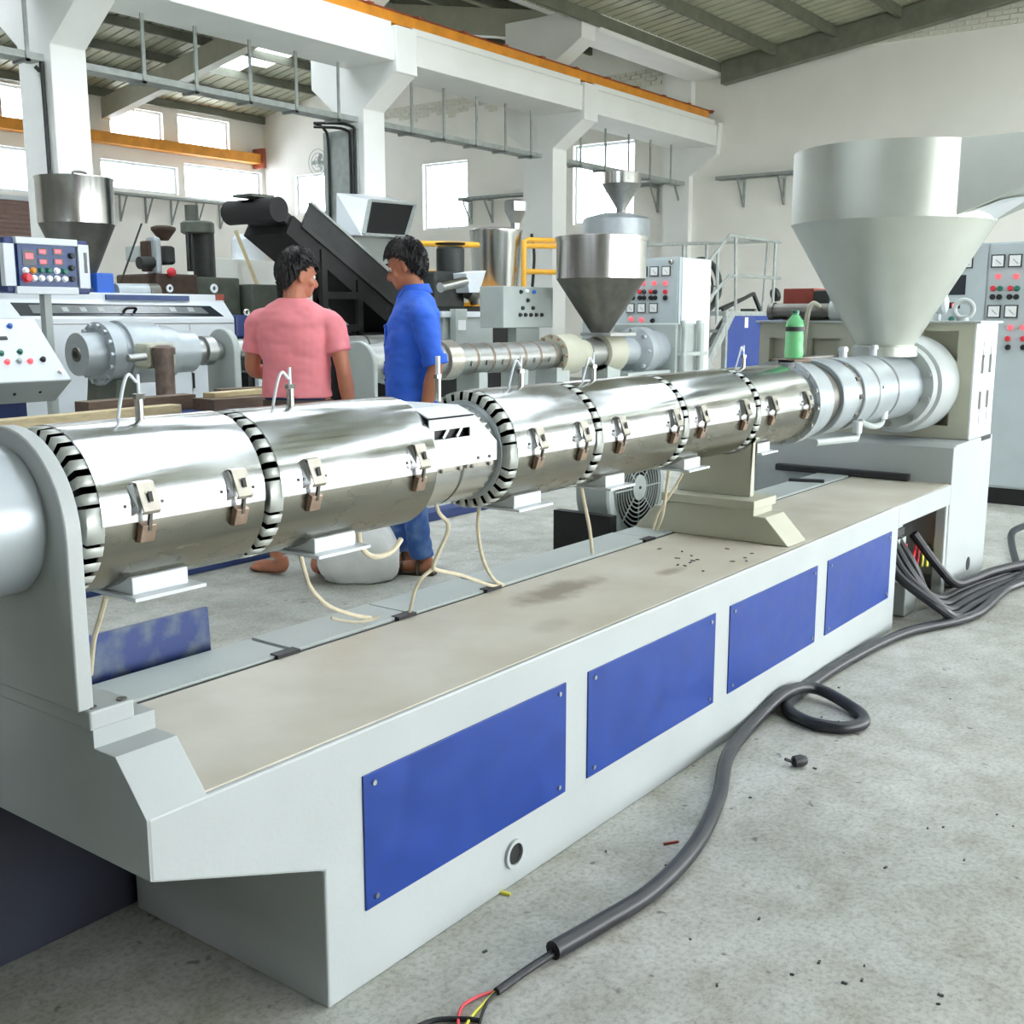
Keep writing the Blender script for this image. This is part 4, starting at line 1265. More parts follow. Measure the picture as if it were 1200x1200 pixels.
# yellow guard rails
def rail(name, label, loops, r_, y):
    tt = thing(name, label, 'guard rail', (xr(loops[0][0][0], y), y, 0), 'yellow guard rails')
    for pts in loops:
        m_ = MB(); m_.tube([P(a, b, y=y + (c[0] if (c := rest) else 0)) for a, b, *rest in pts], r_, 8, 1)
        m_.build('rail_tube', 'yellow', tt)
    a = loops[0][0]
    m_ = MB(); m_.cyl((xr(a[0], y), y, 0), (xr(a[0], y), y, P(a[0], a[1], y=y).z), r_, n=8); m_.build('post', 'yellow', tt)
rail('guard_rail', 'yellow tube guard rail behind the head of the man in blue', [[(483, 340), (483, 285), (560, 287)], [(483, 319), (512, 320)]], 0.035, 8.9)
rail('guard_rail', 'yellow tube guard rail between the stainless tank and the conical hopper', [[(614, 345), (614, 283), (618, 281), (690, 283)], [(614, 288), (690, 289)], [(614, 318), (690, 320)]], 0.035, 8.9)
# grey panel behind the rail
t = tag(MB().box(xr(484, 10.15), 10.15, 0, xr(504, 10.15), 10.45, zr_(494, 290, 10.15)).build('switch_box', 'cab_grey', None, 0, 0.01), 'plain grey switch box behind the yellow rail', 'switch box')
# second tank with conical hopper on top
YU = 9.0
t = thing('mixing_tank', 'domed pale tank with a steel cone hopper on top behind the conical hopper', 'tank', (xr(722, YU), YU, 0))
c = P(722, 280, y=YU); rr = (P(757, 280, y=YU) - P(688, 280, y=YU)).dot(RT) / 2
z0_, z1_ = zr_(722, 330, YU), zr_(722, 258, YU)
m2 = MB(); m2.lathe([(z0_, rr), (z1_, rr), (z1_ + 0.03, rr * 0.93), (z1_ + 0.09, rr * 0.5), (z1_ + 0.11, 0)], (c.x, YU, 0), (0, 0, 1), 44); m2.build('tank', 'alu_paint', t)
k_ = (P(748, 220, y=YU) - P(708, 220, y=YU)).dot(RT) / 2
hx = P(728, 240, y=YU).x
m2 = MB(); m2.lathe([(z1_ + 0.05, 0.07), (zr_(728, 245, YU), 0.07), (zr_(728, 216, YU), k_)], (hx, YU, 0), (0, 0, 1), 32); m2.build('cone_hopper', 'steel_dull', t)
m2 = MB(); m2.lathe([(zr_(728, 216, YU), k_), (zr_(728, 203, YU), k_), (zr_(728, 202, YU), k_ * 0.9)], (hx, YU, 0), (0, 0, 1), 32); m2.build('hopper_rim', 'steel', t)
for s_ in (-1, 1):
    MB().box(c.x + s_ * rr * 0.7 - 0.05, YU - 0.05, 0, c.x + s_ * rr * 0.7 + 0.05, YU + 0.05, z0_ + 0.05).build('leg', 'paint_grey', t, 0)

# ---- second control cabinet, its side panel pale
YC = P(797, 300, x=11.3).y
t = thing('control_cabinet', 'grey control cabinet with gauges and a pale side beside the stair platform', 'cabinet', (11.6, YC + 0.5, 0))
xa = 11.3
xb = P(833, 310, y=YC).x
zt_ = P(797, 301, x=xa).z
MB().box(xa, YC, 0.1, xb, YC + 1.3, zt_).build('body', 'cab_grey', t, 0, 0.004)
MB().box(xa + 0.03, YC + 0.02, 0, xb - 0.03, YC + 1.28, 0.1).build('plinth', 'black', t, 0)
MB().box(xa + 0.05, YC - 0.012, 0.12, xb - 0.01, YC, zt_ - 0.01).build('side_panel', 'paint_white', t, 0, 0.004)
MB().box(xa - 0.01, YC + 0.02, 0.12, xa, YC + 1.28, zt_ - 0.02).build('door', 'cab_grey', t, 0, 0.004)
c = P(815, 328, y=YC - 0.013); MB().box(c.x - 0.07, YC - 0.016, c.z - 0.11, c.x + 0.07, YC - 0.0125, c.z + 0.11).build('notice', 'paper', t, 0)
def cz(px, py): q = P(px, py, x=xa - 0.01); return q.y, q.z
gauge_cluster(t, xa - 0.01, [cz(q, 318)[0] for q in (754, 767, 781)], cz(767, 318)[1], 0.055)
gauge_cluster(t, xa - 0.01, [cz(q, 361)[0] for q in (739, 752, 766)], cz(752, 361)[1], 0.055)
for px, py, mt in [(q, 332, 'lamp_red') for q in (754, 767, 780)] + [(q, 342, 'red') for q in (750, 763, 780)] + [(q, 342, 'dark_machine') for q in (742, 755, 768)] + [(q, 349, 'black') for q in (737, 742, 750, 755, 763, 768, 780)] + [(752, 375, 'lamp_red'), (765, 376, 'black'), (740, 374, 'lamp_red')]:
    y_, z_ = cz(px, py); knob(t, (xa - 0.01, y_, z_), 0.022, (-1, 0, 0), mt)
y_, z_ = cz(787, 307); knob(t, (xa - 0.01, y_, z_), 0.025, (-1, 0, 0), 'steel')

# ---- stair platform with hand rails, right of the cabinet
YS = 6.7
t = thing('stair_platform', 'grey steel stair platform with tube hand rails and a blue panel', 'platform', (xr(870, YS), YS, 0))
def stube(pts, r_=0.022, y=YS): 
    m_ = MB(); m_.tube([P(a, b, y=y + dy) for a, b, dy in pts], r_, 8, 1); m_.build('rail_tube', 'galv', t)
stube([(818, 322, 0), (855, 276, 0), (915, 284, 0)]); stube([(818, 365, 0), (855, 323, 0), (914, 326, 0)])
stube([(862, 366, 0), (862, 277, 0)]); stube([(905, 366, 0), (909, 283, 0)]); stube([(840, 380, 0), (841, 292, 0)])
stube([(862, 277, 0), (898, 283, 1.0)], 0.02); stube([(755, 287, 1.0), (898, 283, 1.0)], 0.022); stube([(893, 366, 1.0), (900, 283, 1.0)])
stube([(801, 306, 1.0), (801, 286, 1.0)]); stube([(828, 306, 1.0), (828, 286, 1.0)])
m2 = MB(); m2.bar(P(858, 366, y=YS), P(822, 440, y=YS), 0.05, 0.12); m2.build('stringer', 'galv', t, 0)
m2 = MB(); m2.bar(P(850, 374, y=YS + 0.9), P(815, 430, y=YS + 0.9), 0.05, 0.10); m2.build('stringer', 'galv', t, 0)
for k in range(3):
    q = P(852 - 10 * k, 388 + 21 * k, y=YS); MB().box(q.x - 0.15, YS + 0.03, q.z - 0.02, q.x + 0.15, YS + 0.85, q.z + 0.02).build('step', 'galv', t, 0)
a = P(851, 370, y=YS); b = P(921, 430, y=YS)
MB().box(a.x - 0.05, YS - 0.02, a.z, b.x, YS + 1.0, a.z + 0.06).build('deck', 'galv', t, 0)
MB().box(a.x, YS - 0.02, 0.3, b.x - 0.02, YS + 0.02, a.z).build('blue_panel', 'blue_panel', t, 0)
MB().box(a.x - 0.05, YS - 0.03, 0, a.x, YS + 0.03, a.z).build('post', 'galv', t, 0)
MB().box(b.x - 0.04, YS - 0.03, 0, b.x, YS + 0.03, a.z).build('post', 'galv', t, 0)
c = P(873, 378, y=YS); MB().box(c.x - 0.05, YS - 0.025, c.z - 0.07, c.x + 0.05, YS - 0.0195, c.z + 0.07).build('notice', 'paper', t, 0)
c = P(854, 373, y=YS); MB().box(c.x - 0.02, YS - 0.025, c.z - 0.035, c.x + 0.02, YS - 0.0195, c.z + 0.03).build('notice', 'paper', t, 0)
zd = a.z + 0.06
# a reel and scrap on the deck
m2 = MB(); c = P(822, 335, y=8.3); m2.ring(c, (0.3, 1, 0), 0.40, 0.05, 32, 8); m2.ring(c, (0.3, 1, 0), 0.25, 0.02, 24, 6)
for k in range(3): m2.bar(c + Vector((math.cos(k * PI / 3), -0.3 * math.cos(k * PI / 3), math.sin(k * PI / 3))) * 0.4, c - Vector((math.cos(k * PI / 3), -0.3 * math.cos(k * PI / 3), math.sin(k * PI / 3))) * 0.4, 0.02, 0.02)
reel = c.copy()
t = thing('hose_reel', 'dark hose reel standing behind the pale cabinet side', 'reel', (c.x, c.y, 0))
m2.build('wheel', 'dark_machine', t)
MB().box(c.x - 0.04, c.y - 0.15, 0, c.x + 0.04, c.y + 0.15, c.z).build('stand', 'dark_machine', t, 0)
t = thing('scrap_frame', 'bent dark scrap frame lying on the stair platform deck', 'scrap', (xr(885, 7.1), 7.1, zd))
m2 = MB(); ym = 7.1
zz = zd + 0.02
xa_, xb_ = xr(846, ym), xr(890, ym)
m2.bar((xa_, ym, zz), (xb_ - 0.25, ym, zz + 0.24), 0.04, 0.04); m2.bar((xa_ + 0.05, ym + 0.12, zz), (xb_ - 0.3, ym + 0.12, zz + 0.18), 0.03, 0.03); m2.bar((xb_ - 0.25, ym, zz + 0.24), (xb_, ym, zz), 0.04, 0.05); m2.bar((xb_ - 0.35, ym + 0.04, zz), (xb_ - 0.15, ym + 0.1, zz), 0.2, 0.04)
m2.build('frame_bars', 'dark_machine', t, 0)
c = P(908, 348, y=7.3)
m2 = MB(); m2.lathe([(-0.02, 0.0), (-0.02, 0.10), (0.03, 0.11), (0.05, 0.05), (0.05, 0.0)], (c.x, 7.3, c.z + 0.03), (0.8, -0.5, 0.3), 20)
m2.cyl((c.x, 7.32, zd), (c.x, 7.32, c.z + 0.03), 0.02, n=8)
tag(m2.build('exhaust_fan', 'dark_machine'), 'small dark fan head on a stub standing on the stair platform', 'fan')

# ---- old die head of a third line, left
L3, Z3 = 8.0, 1.05
x3 = lambda px: xr(px, L3, 415)
px2m = lambda px, n_, y=L3: n_ * (P(px + 0.5, 400, y=y) - P(px - 0.5, 400, y=y)).dot(RT) / 1.0
t = thing('pipe_die_head', 'round grey pipe die head with bolted flange before the white extruder cabinet', 'die head', (x3(150), L3, 0))
def ln(prof, name, mt, n=40):
    m_ = MB(); m_.lathe(prof, (0, L3, Z3), AX, n); return m_.build(name, mt, t)
k3 = lambda px, n_: n_ / F_PX * (P(px, 415, y=L3) - CAM).dot(FW)
ln([(x3(90), 0.03), (x3(90), k3(90, 25)), (x3(118), k3(118, 25)), (x3(118), 0.03)], 'mandrel', 'alu_paint')
ln([(x3(90) - 0.012, 0.0), (x3(90) - 0.012, 0.055), (x3(90), 0.06)], 'mandrel_ring', 'steel_dark', 24)
ln([(x3(90) - 0.016, 0.0), (x3(90) - 0.016, 0.028), (x3(90) - 0.012, 0.03)], 'mandrel_bore', 'black', 20)
dfl = ln([(x3(114), 0.05), (x3(114), k3(114, 37)), (x3(128), k3(128, 37)), (x3(131), k3(131, 34)), (x3(136), k3(136, 34)), (x3(136), k3(136, 38)), (x3(142), k3(142, 38)), (x3(142), 0.05)], 'die_flange', 'alu_paint')
for k in range(14):
    a = 2 * PI * k / 14
    rr = k3(114, 33)
    c = Vector((x3(114), L3 + rr * math.cos(a), Z3 + rr * math.sin(a)))
    m2 = MB(); m2.cyl(c - Vector((0.03, 0, 0)), c, 0.018, n=8); m2.build('bolt', 'alu', dfl)
ln([(x3(142), 0.05), (x3(142), k3(142, 36)), (x3(176), k3(176, 35)), (x3(178), k3(178, 30)), (x3(196), k3(196, 30)), (x3(196), 0.05)], 'die_body', 'alu_paint')
ln([(x3(196), 0.05), (x3(196), k3(196, 25)), (x3(222), k3(222, 24)), (x3(222), 0.05)], 'collar', 'alu_paint')
ln([(x3(222), 0.05), (x3(222), k3(222, 13)), (x3(235), k3(235, 13)), (x3(236), k3(236, 17)), (x3(246), k3(246, 17)), (x3(247), k3(247, 11)), (x3(256), k3(256, 11))], 'adapter', 'steel_dull')
for a_, b_, r_ in ((272, 297, 12), (298, 330, 12), (392, 425, 12), (426, 455, 12)):
    ln([(x3(a_), 0.03), (x3(a_), k3(a_, r_)), (x3(b_) - 0.01, k3(b_, r_)), (x3(b_) - 0.01, 0.03)], 'heater_band', 'steel_dull', 28)
ln([(x3(260), 0.02), (x3(260), k3(300, 10)), (x3(520), k3(440, 10)), (x3(520), 0.02)], 'barrel', 'steel_dark', 24)
hw = 0.19
poly = [(L3 - hw, 0.0), (L3 + hw, 0.0)] + [(L3 + hw * math.cos(PI * i / 16), Z3 + hw * math.sin(PI * i / 16)) for i in range(17)]
m2 = MB(); m2.prism(poly, 'x', x3(258), x3(266)); m2.build('arch_support', 'paint_grey', t, 20, 0.01)
m2 = MB(); fbox(m2, 172, 402, 208, 432, L3 - 0.42, 0.25); m2.build('clamp_block', 'paint_cream', t, 0, 0.03)
m2 = MB(); m2.cyl(P(150, 420, y=L3 - 0.45), P(170, 418, y=L3 - 0.45), 0.03, n=12); m2.build('clamp_screw', 'steel_dull', t)
c = P(192, 415, y=L3 - 0.5)
m2 = MB(); m2.cyl((c.x, L3 - 0.5, 0.05), (c.x, L3 - 0.5, c.z), 0.075, n=20); m2.lathe([(c.z, 0.09), (c.z + 0.05, 0.09), (c.z + 0.07, 0.05)], (c.x, L3 - 0.5, 0), (0, 0, 1), 20); m2.build('support_post', 'rust_post', t)
m2 = MB(); m2.prism([(x3(104), 0.02), (x3(150), 0.02), (x3(142), Z3 - 0.2), (x3(118), Z3 - 0.2)], 'y', L3 - 0.2, L3 + 0.2); m2.build('stand', 'green_machine', t, 0)
m2 = MB(); m2.box(x3(108), L3 - 0.6, 0, x3(205), L3 + 0.25, 0.05); m2.build('stand_base', 'dark_machine', t, 0)
# black rack and white board under the third line
t = thing('barrel_stand', 'white board and dark rack carrying the third barrel beside the man in pink', 'stand', (x3(300), L3, 0))
MB().box(x3(276), L3 - 0.16, 0.0, x3(345), L3 + 0.2, Z3 - 0.2).build('rack', 'black', t, 0)
MB().box(x3(283), L3 - 0.22, 0.3, x3(345), L3 - 0.17, zr_(300, 438, L3)).build('board', 'paint_white', t, 0)

# ---- white extruder cabinet with a windowed lid, left
YW = 9.7
xw = lambda px, py=380: P(px, py, y=YW).x
zw = lambda py, px=150: P(px, py, y=YW).z
t = thing('white_extruder', 'white cabinet extruder with a long dark window in its sloping lid', 'extruder', (xw(140), YW + 0.5, 0))
za = zw(373); zb = zw(352); zc = zw(343)
m2 = MB(); m2.prism([(YW, 0), (YW, za), (YW + 0.16, zb), (YW + 0.16, zc), (YW + 0.9, zc), (YW + 0.9, 0)], 'x', xw(-60), xw(275))
wb = m2.build('body', 'paint_white', t, 0, 0.01)
def slope_quad(p0, p1, p2, p3, off, name, mt, par):
    """four sight points on the lid's sloping face"""
    nrm = Vector((0, -(zb - za), 0.16)).normalized()
    o0 = Vector((0, YW, za))
    vs = []
    for p in (p0, p1, p2, p3):
        d = FW * F_PX + RT * (p[0] - 600) - UP * (p[1] - 600)
        tt = (o0 - CAM).dot(nrm) / d.dot(nrm)
        vs.append(CAM + d * tt)
    m_ = MB(); m_.add([v + nrm * off for v in vs] + [v - nrm * 0.004 for v in vs], [(0, 1, 2, 3), (7, 6, 5, 4), (0, 4, 5, 1), (1, 5, 6, 2), (2, 6, 7, 3), (3, 7, 4, 0)])
    return m_.build(name, mt, par, 0)
slope_quad((12, 355), (246, 359), (262, 371), (24, 370), 0.006, 'window_frame', 'screen', wb)
slope_quad((32, 358), (235, 361), (244, 368), (38, 368), 0.012, 'window_glass', 'smoked', wb)
for k in range(9):
    px = 50 + 21 * k
    slope_quad((px, 361), (px + 7, 361), (px + 10, 366), (px + 3, 366), 0.0125, 'window_glint', 'galv', wb)  # blurred highlights in the glass, painted as pale patches
m2 = MB(); c = P(152, 365, y=YW - 0.0); m2.tube([c + Vector((-0.06, 0.02, -0.01)), c + Vector((-0.05, -0.03, 0.03)), c + Vector((0.05, -0.03, 0.03)), c + Vector((0.06, 0.02, -0.01))], 0.014, 8, 4); m2.build('lid_handle', 'black', wb)
MB().box(xw(50), YW - 0.004, zw(380), xw(273), YW + 0.0, zw(379)).build('lid_seam', 'steel_dark', wb, 0)
for px in (137, 187, 222):
    MB().box(xw(px) - 0.004, YW - 0.004, 0.15, xw(px) + 0.004, YW, zw(381)).build('door_seam', 'steel_dull', wb, 0)
m2 = MB(); fbox(m2, 226, 437, 229, 455, YW - 0.012, 0.012); m2.build('door_slot', 'black', wb, 0)
m2 = MB(); fbox(m2, 125, 346, 222, 352, YW + 0.13, 0.03); m2.build('name_strip', 'panel_navy', wb, 0)
m2 = MB(); fbox(m2, 253, 345, 263, 352, YW + 0.15, 0.02); m2.build('warning_plate', 'red_box', wb, 0)
c = P(251, 338, y=YW + 0.2); m2 = MB(); m2.ring(c, (0, 1, 0), 0.035, 0.014, 20, 8); m2.build('lifting_eye', 'paint_white', wb)
c = P(199, 338, y=YW + 0.2); m2 = MB(); m2.ring(c, (0, 1, 0), 0.03, 0.012, 20, 8); m2.build('lifting_eye', 'paint_white', wb)
c = P(122, 322, y=YW + 0.3)
m2 = MB(); fbox(m2, 113, 320, 135, 350, YW + 0.25, 0.3); m2.build('gear_unit', 'blue_paint', t, 0, 0.01)
m2 = MB(); m2.cyl(P(135, 341, y=YW + 0.4), P(182, 341, y=YW + 0.4), 0.075, n=20); m2.build('drive_motor', 'alu_paint', t)
m2 = MB(); m2.cyl(P(172, 342, y=YW + 0.4), P(184, 342, y=YW + 0.4), 0.085, n=20); m2.build('motor_cap', 'steel_dark', t)
# its stainless hopper
hx = P(92, 290, y=YW + 0.5).x
kk = 43 / F_PX * (P(88, 240, y=YW + 0.5) - CAM).dot(FW)
zh = lambda py: P(88, py, y=YW + 0.5).z
m2 = MB(); m2.lathe([(zh(263), kk), (zh(212), kk * 1.01), (zh(210), kk * 1.03), (zh(209), kk * 1.03), (zh(207), 0.0)], (hx, YW + 0.5, 0), (0, 0, 1), 48); m2.build('hopper_drum', 'steel', t)
m2 = MB(); m2.lathe([(zc, 0.1), (zh(330), 0.12), (zh(263), kk - 0.004)], (hx, YW + 0.5, 0), (0, 0, 1), 48); m2.build('hopper_cone', 'steel_dark', t)
m2 = MB(); m2.tube([(hx - 0.07, YW + 0.4, zh(208)), (hx - 0.06, YW + 0.4, zh(203)), (hx + 0.06, YW + 0.4, zh(203)), (hx + 0.07, YW + 0.4, zh(208))], 0.012, 8, 4); m2.build('lid_handle', 'steel_dark', t)
MB().box(hx - 0.2, YW + 0.3, zc, hx + 0.2, YW + 0.7, zc + 0.05).build('hopper_base', 'blue_dark', t, 0)

# ---- blue and white operator panel on its arm
YP = 9.0
t = thing('operator_panel', 'blue operator panel with red digits and white frame in front of the steel hopper', 'control panel', (xr(55, YP), YP, 0))
def pbox(px0, py0, px1, py1, d0, d1, name, mt, bev=0):
    m_ = MB(); fbox(m_, px0, py0, px1, py1, YP + d0, d1 - d0); return m_.build(name, mt, t, 0, bev)
pbox(4, 280, 106, 344, 0.02, 0.16, 'housing', 'blue_dark', 0.012)
pbox(18, 279, 91, 287, -0.02, 0.05, 'frame_bar', 'paint_white', 0.006); pbox(20, 336, 93, 345, -0.02, 0.05, 'frame_bar', 'paint_white', 0.006)
pbox(3, 285, 20, 335, -0.02, 0.05, 'frame_bar', 'paint_white', 0.006); pbox(91, 287, 107, 338, -0.02, 0.05, 'frame_bar', 'paint_white', 0.006)
pbox(20, 287, 91, 336, -0.008, 0.03, 'face', 'panel_navy')
pbox(98, 296, 103, 320, -0.024, 0.0, 'handle_slot', 'screen')
for px, py in ((33, 300),):
    pbox(26, 293, 42, 311, -0.014, 0.0, 'display', 'screen'); pbox(30, 297, 39, 303, -0.017, -0.01, 'digits', 'led_red')
for px, py in ((50, 295), (68, 295), (51, 307), (69, 307)):
    pbox(px - 6, py - 4, px + 6, py + 4, -0.014, 0.0, 'display', 'screen'); pbox(px - 3.6, py - 2.2, px + 3.4, py + 1.8, -0.017, -0.01, 'digits', 'led_red')
for px, py, mt in [(29.5, 317, 'white_btn'), (38.5, 317, 'orange_frame'), (48, 317, 'green_btn'), (57, 317, 'green_btn'), (66, 317.5, 'white_btn'), (75, 318, 'green_btn'), (31, 325.5, 'red'), (39.5, 326, 'white_btn'), (48.5, 326, 'white_btn'), (57.5, 326.5, 'white_btn'), (66.5, 326.5, 'white_btn'), (75.5, 327, 'white_btn'), (83, 300, 'dark_machine'), (83.5, 314, 'dark_machine'), (84, 327, 'dark_machine')]:
    knob(t, P(px, py, y=YP - 0.008), 0.034 if mt == 'red' else 0.022, (0, -1, 0), mt)
MB().box(xr(58, YP), YP + 0.05, 0, xr(66, YP), YP + 0.13, zr_(60, 344, YP)).build('post', 'paint_grey', t, 0)

# ---- sloping control desk, far left
YK = 6.0
xk = lambda px, y: P(px, 420, y=y).x
t = thing('control_desk', 'white sloping control desk with coloured buttons at the open end of the die head', 'control desk', (xk(20, YK), YK + 0.3, 0))
xR = P(70, 410, y=YK + 0.1).x
xL = P(-160, 410, y=YK + 0.1).x
zt = P(30, 374, y=YK + 0.35).z; zl_ = P(50, 446, y=YK).z; zu = P(40, 470, y=YK + 0.2).z
m2 = MB(); m2.prism([(YK, zl_), (YK + 0.35, zt), (YK + 0.7, zt), (YK + 0.7, zu), (YK + 0.2, zu)], 'x', xL, xR); kd = m2.build('body', 'paint_white', t, 0, 0.004)
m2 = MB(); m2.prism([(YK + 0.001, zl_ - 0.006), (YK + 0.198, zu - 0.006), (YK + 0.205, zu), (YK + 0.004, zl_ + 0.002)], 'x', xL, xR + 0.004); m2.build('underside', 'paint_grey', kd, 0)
MB().box(xL + 0.1, YK + 0.3, 0, xR - 0.12, YK + 0.62, zu).build('stand', 'blue_dark', t, 0)
nrm = Vector((0, -(zt - zl_), 0.35)).normalized()
def deskpt(px, py):
    d = FW * F_PX + RT * (px - 600) - UP * (py - 600)
    o0 = Vector((0, YK, zl_)); tt = (o0 - CAM).dot(nrm) / d.dot(nrm); return CAM + d * tt
for px, py, mt in [(11, 383, 'blue_btn'), (1, 415, 'green_btn'), (23, 413, 'green_btn'), (8, 425, 'lamp_red'), (22, 424, 'cab_grey'), (35, 424, 'lamp_red'), (50, 422, 'black'), (42, 378, 'steel'), (70, 436, 'steel')]:
    q = deskpt(px, py)
    if q.x < xR - 0.02: knob(kd, q, 0.014, nrm, mt)
q = deskpt(2, 397); m2 = MB(); m2.obox(q, (0.06, 0.02, 0.02), Matrix.Rotation(math.atan2(zt - zl_, 0.35), 3, 'X')); m2.build('switch_plate', 'dark_machine', kd, 0)
for px, py in ((17, 462), (47, 459)):
    m2 = MB(); m2.ball(P(px, py, y=YK + 0.1), 0.01, 8, 6); m2.build('vent_hole', 'black', kd)

# ---- planks and pallets on the floor by the third line
def plank(pxs, y, z0, z1, mt, label, dy=0.12, rot=0):
    x0, x1 = P(pxs[0], 470, y=y).x, P(pxs[1], 470, y=y).x
    m_ = MB(); m_.box(x0, y, z0, x1, y + dy, z1)
    tag(m_.build('plank', mt, None, 0, 0.003), label, 'plank')
YB = 5.2
t = thing('workbench', 'low dark trestle bench carrying loose planks behind the near barrel', 'bench', (P(180, 480, y=YB).x, YB, 0))
bxa, bxb = P(-60, 480, y=YB).x, P(322, 480, y=YB).x
zbt = P(200, 487, y=YB).z
MB().box(bxa, YB - 0.15, zbt - 0.05, bxb, YB + 0.55, zbt).build('top', 'blue_dark', t, 0, 0.004)
for a in (bxa + 0.1, (bxa + bxb) / 2, bxb - 0.15):
    for b in (YB - 0.1, YB + 0.45): MB().box(a, b, 0, a + 0.06, b + 0.06, zbt - 0.05).build('leg', 'dark_machine', t, 0)
zq = zbt + 0.001
def pl(px0, y0, px1, y1, z, h_, wd, mt, label):
    a = P(px0, 470, y=y0); b = P(px1, 470, y=y1)
    m_ = MB(); m_.bar((a.x, y0, z + h_ / 2), (b.x, y1, z + h_ / 2), wd, h_)
    tag(m_.build('plank', mt, None, 0, 0.003), label, 'plank')
pl(-10, YB - 0.02, 205, YB + 0.12, zq, 0.05, 0.10, 'wood', 'long pale wooden plank lying across the low bench')
pl(95, YB + 0.28, 222, YB + 0.33, zq, 0.085, 0.12, 'wood_dark', 'thick dark timber lying beside the long pale plank')
pl(238, YB + 0.10, 322, YB + 0.05, zq, 0.07, 0.22, 'wood_dark', 'dark wide plank at the end of the low bench beside the pink shirt')
pl(245, YB + 0.12, 310, YB + 0.16, zq + 0.071, 0.03, 0.10, 'wood', 'pale thin plank on top of the dark plank by the pink shirt')
pl(255, YB + 0.38, 318, YB + 0.30, zq, 0.10, 0.10, 'wood_dark', 'short dark block at the end of the bench behind the planks')

# ---- black inclined belt conveyor
YV = 9.2
t = thing('belt_conveyor', 'black inclined belt conveyor rising behind the two men', 'conveyor', (P(390, 330, y=YV).x, YV + 0.3, 0))
A = P(334, 243, y=YV); Bq = P(500, 385, y=YV)
d_ = (Bq - A).normalized(); up_v = Vector((-d_.z, 0, d_.x))
if up_v.z < 0: up_v = -up_v
m2 = MB(); m2.bar((A.x, YV + 0.45, A.z), (Bq.x, YV + 0.45, Bq.z), 0.62, 0.12); m2.build('frame', 'conveyor', t, 0, 0.01)
m2 = MB(); m2.bar((A.x + 0.15, YV + 0.45, A.z - 0.16), (Bq.x, YV + 0.45, Bq.z - 0.16), 0.70, 0.22); m2.build('belt_return', 'belt', t, 0)
m2 = MB(); m2.cyl((A.x - 0.04, YV + 0.05, A.z - 0.02), (A.x - 0.04, YV + 0.85, A.z - 0.02), 0.13, n=28); m2.build('head_drum', 'belt', t)
for yy in (YV + 0.10, YV + 0.80):
    a = A + d_ * 0.35; a.y = yy; b = Bq.copy(); b.y = yy
    m2 = MB(); m2.bar(a + up_v * 0.17, b + up_v * 0.17, 0.03, 0.24); m2.build('side_guard', 'conveyor', t, 0, 0.004)
    m2 = MB(); m2.bar(a + up_v * 0.30, b + up_v * 0.30, 0.07, 0.025); m2.build('guard_lip', 'galv', t, 0)
    m2 = MB(); m2.bar(a + up_v * 0.02, b + up_v * 0.02, 0.05, 0.05); m2.build('side_channel', 'dark_machine', t, 0)
m2 = MB(); m2.box(A.x - 0.2, YV + 0.3, A.z + 0.12, A.x + 0.12, YV + 0.6, A.z + 0.15); m2.build('scraper', 'green_machine', t, 0)
for px in (383, 424):
    q = P(px, 350, y=YV + 0.05)
    tt = (q.x - A.x) / (Bq.x - A.x)
    zc_ = A.z + (Bq.z - A.z) * tt - 0.1
    for yy in (YV + 0.1, YV + 0.8):
        MB().box(q.x - 0.04, yy - 0.03, 0, q.x + 0.04, yy + 0.03, zc_ + 0.05).build('leg', 'black', t, 0)
q0 = P(383, 346, y=YV); q1 = P(424, 346, y=YV)
for zz_ in (zr_(400, 346, YV), zr_(400, 385, YV)):
    MB().box(q0.x, YV + 0.06, zz_ - 0.04, q1.x, YV + 0.14, zz_ + 0.04).build('brace', 'black', t, 0)
MB().box(q1.x - 0.3, YV + 0.2, 0, Bq.x + 0.2, YV + 0.9, zr_(440, 390, YV)).build('drive_housing', 'black', t, 0, 0.03)

# ---- grey crusher hood with a dark mouth
YH = 10.4
t = thing('crusher_hood', 'pale grey crusher hood with a dark square mouth above the conveyor', 'crusher', (P(440, 250, y=YH).x, YH, 0))
a = P(394, 228, y=YH); b = P(432, 228, y=YH)
q = [P(432, 234, y=YH), P(488, 239, y=YH), P(476, 279, y=YH - 0.25), P(424, 276, y=YH - 0.25)]
bk = [P(394, 226, y=YH + 0.3), P(450, 229, y=YH + 0.9), P(450, 282, y=YH + 0.6), P(394, 275, y=YH + 0.2)]
m2 = MB(); m2.add([tuple(v) for v in q + bk], [(4, 7, 6, 5), (0, 1, 5, 4), (1, 2, 6, 5), (2, 3, 7, 6), (3, 0, 4, 7), (0, 3, 2, 1)])
m2.build('hood', 'paint_white', t, 0, 0.01)
cen = (q[0] + q[1] + q[2] + q[3]) / 4
nn = (q[1] - q[0]).cross(q[3] - q[0]).normalized()
if nn.dot(CAM - cen) < 0: nn = -nn
m2 = MB(); m2.add([tuple(cen + (v - cen) * 0.86 + nn * 0.012) for v in q], [(0, 1, 2, 3)]); m2.build('mouth_dark', 'black', t, 0)  # darkness of the open mouth painted as a black quad
for i in range(4):
    m2 = MB(); m2.bar(cen + (q[i] - cen) * 0.95 + nn * 0.01, cen + (q[(i + 1) % 4] - cen) * 0.95 + nn * 0.01, 0.05, 0.03); m2.build('mouth_frame', 'galv', t, 0)
MB().box(a.x + 0.4, YH + 0.1, 0, b.x + 0.5, YH + 0.6, zr_(440, 277, YH)).build('crusher_body', 'paint_grey', t, 0)

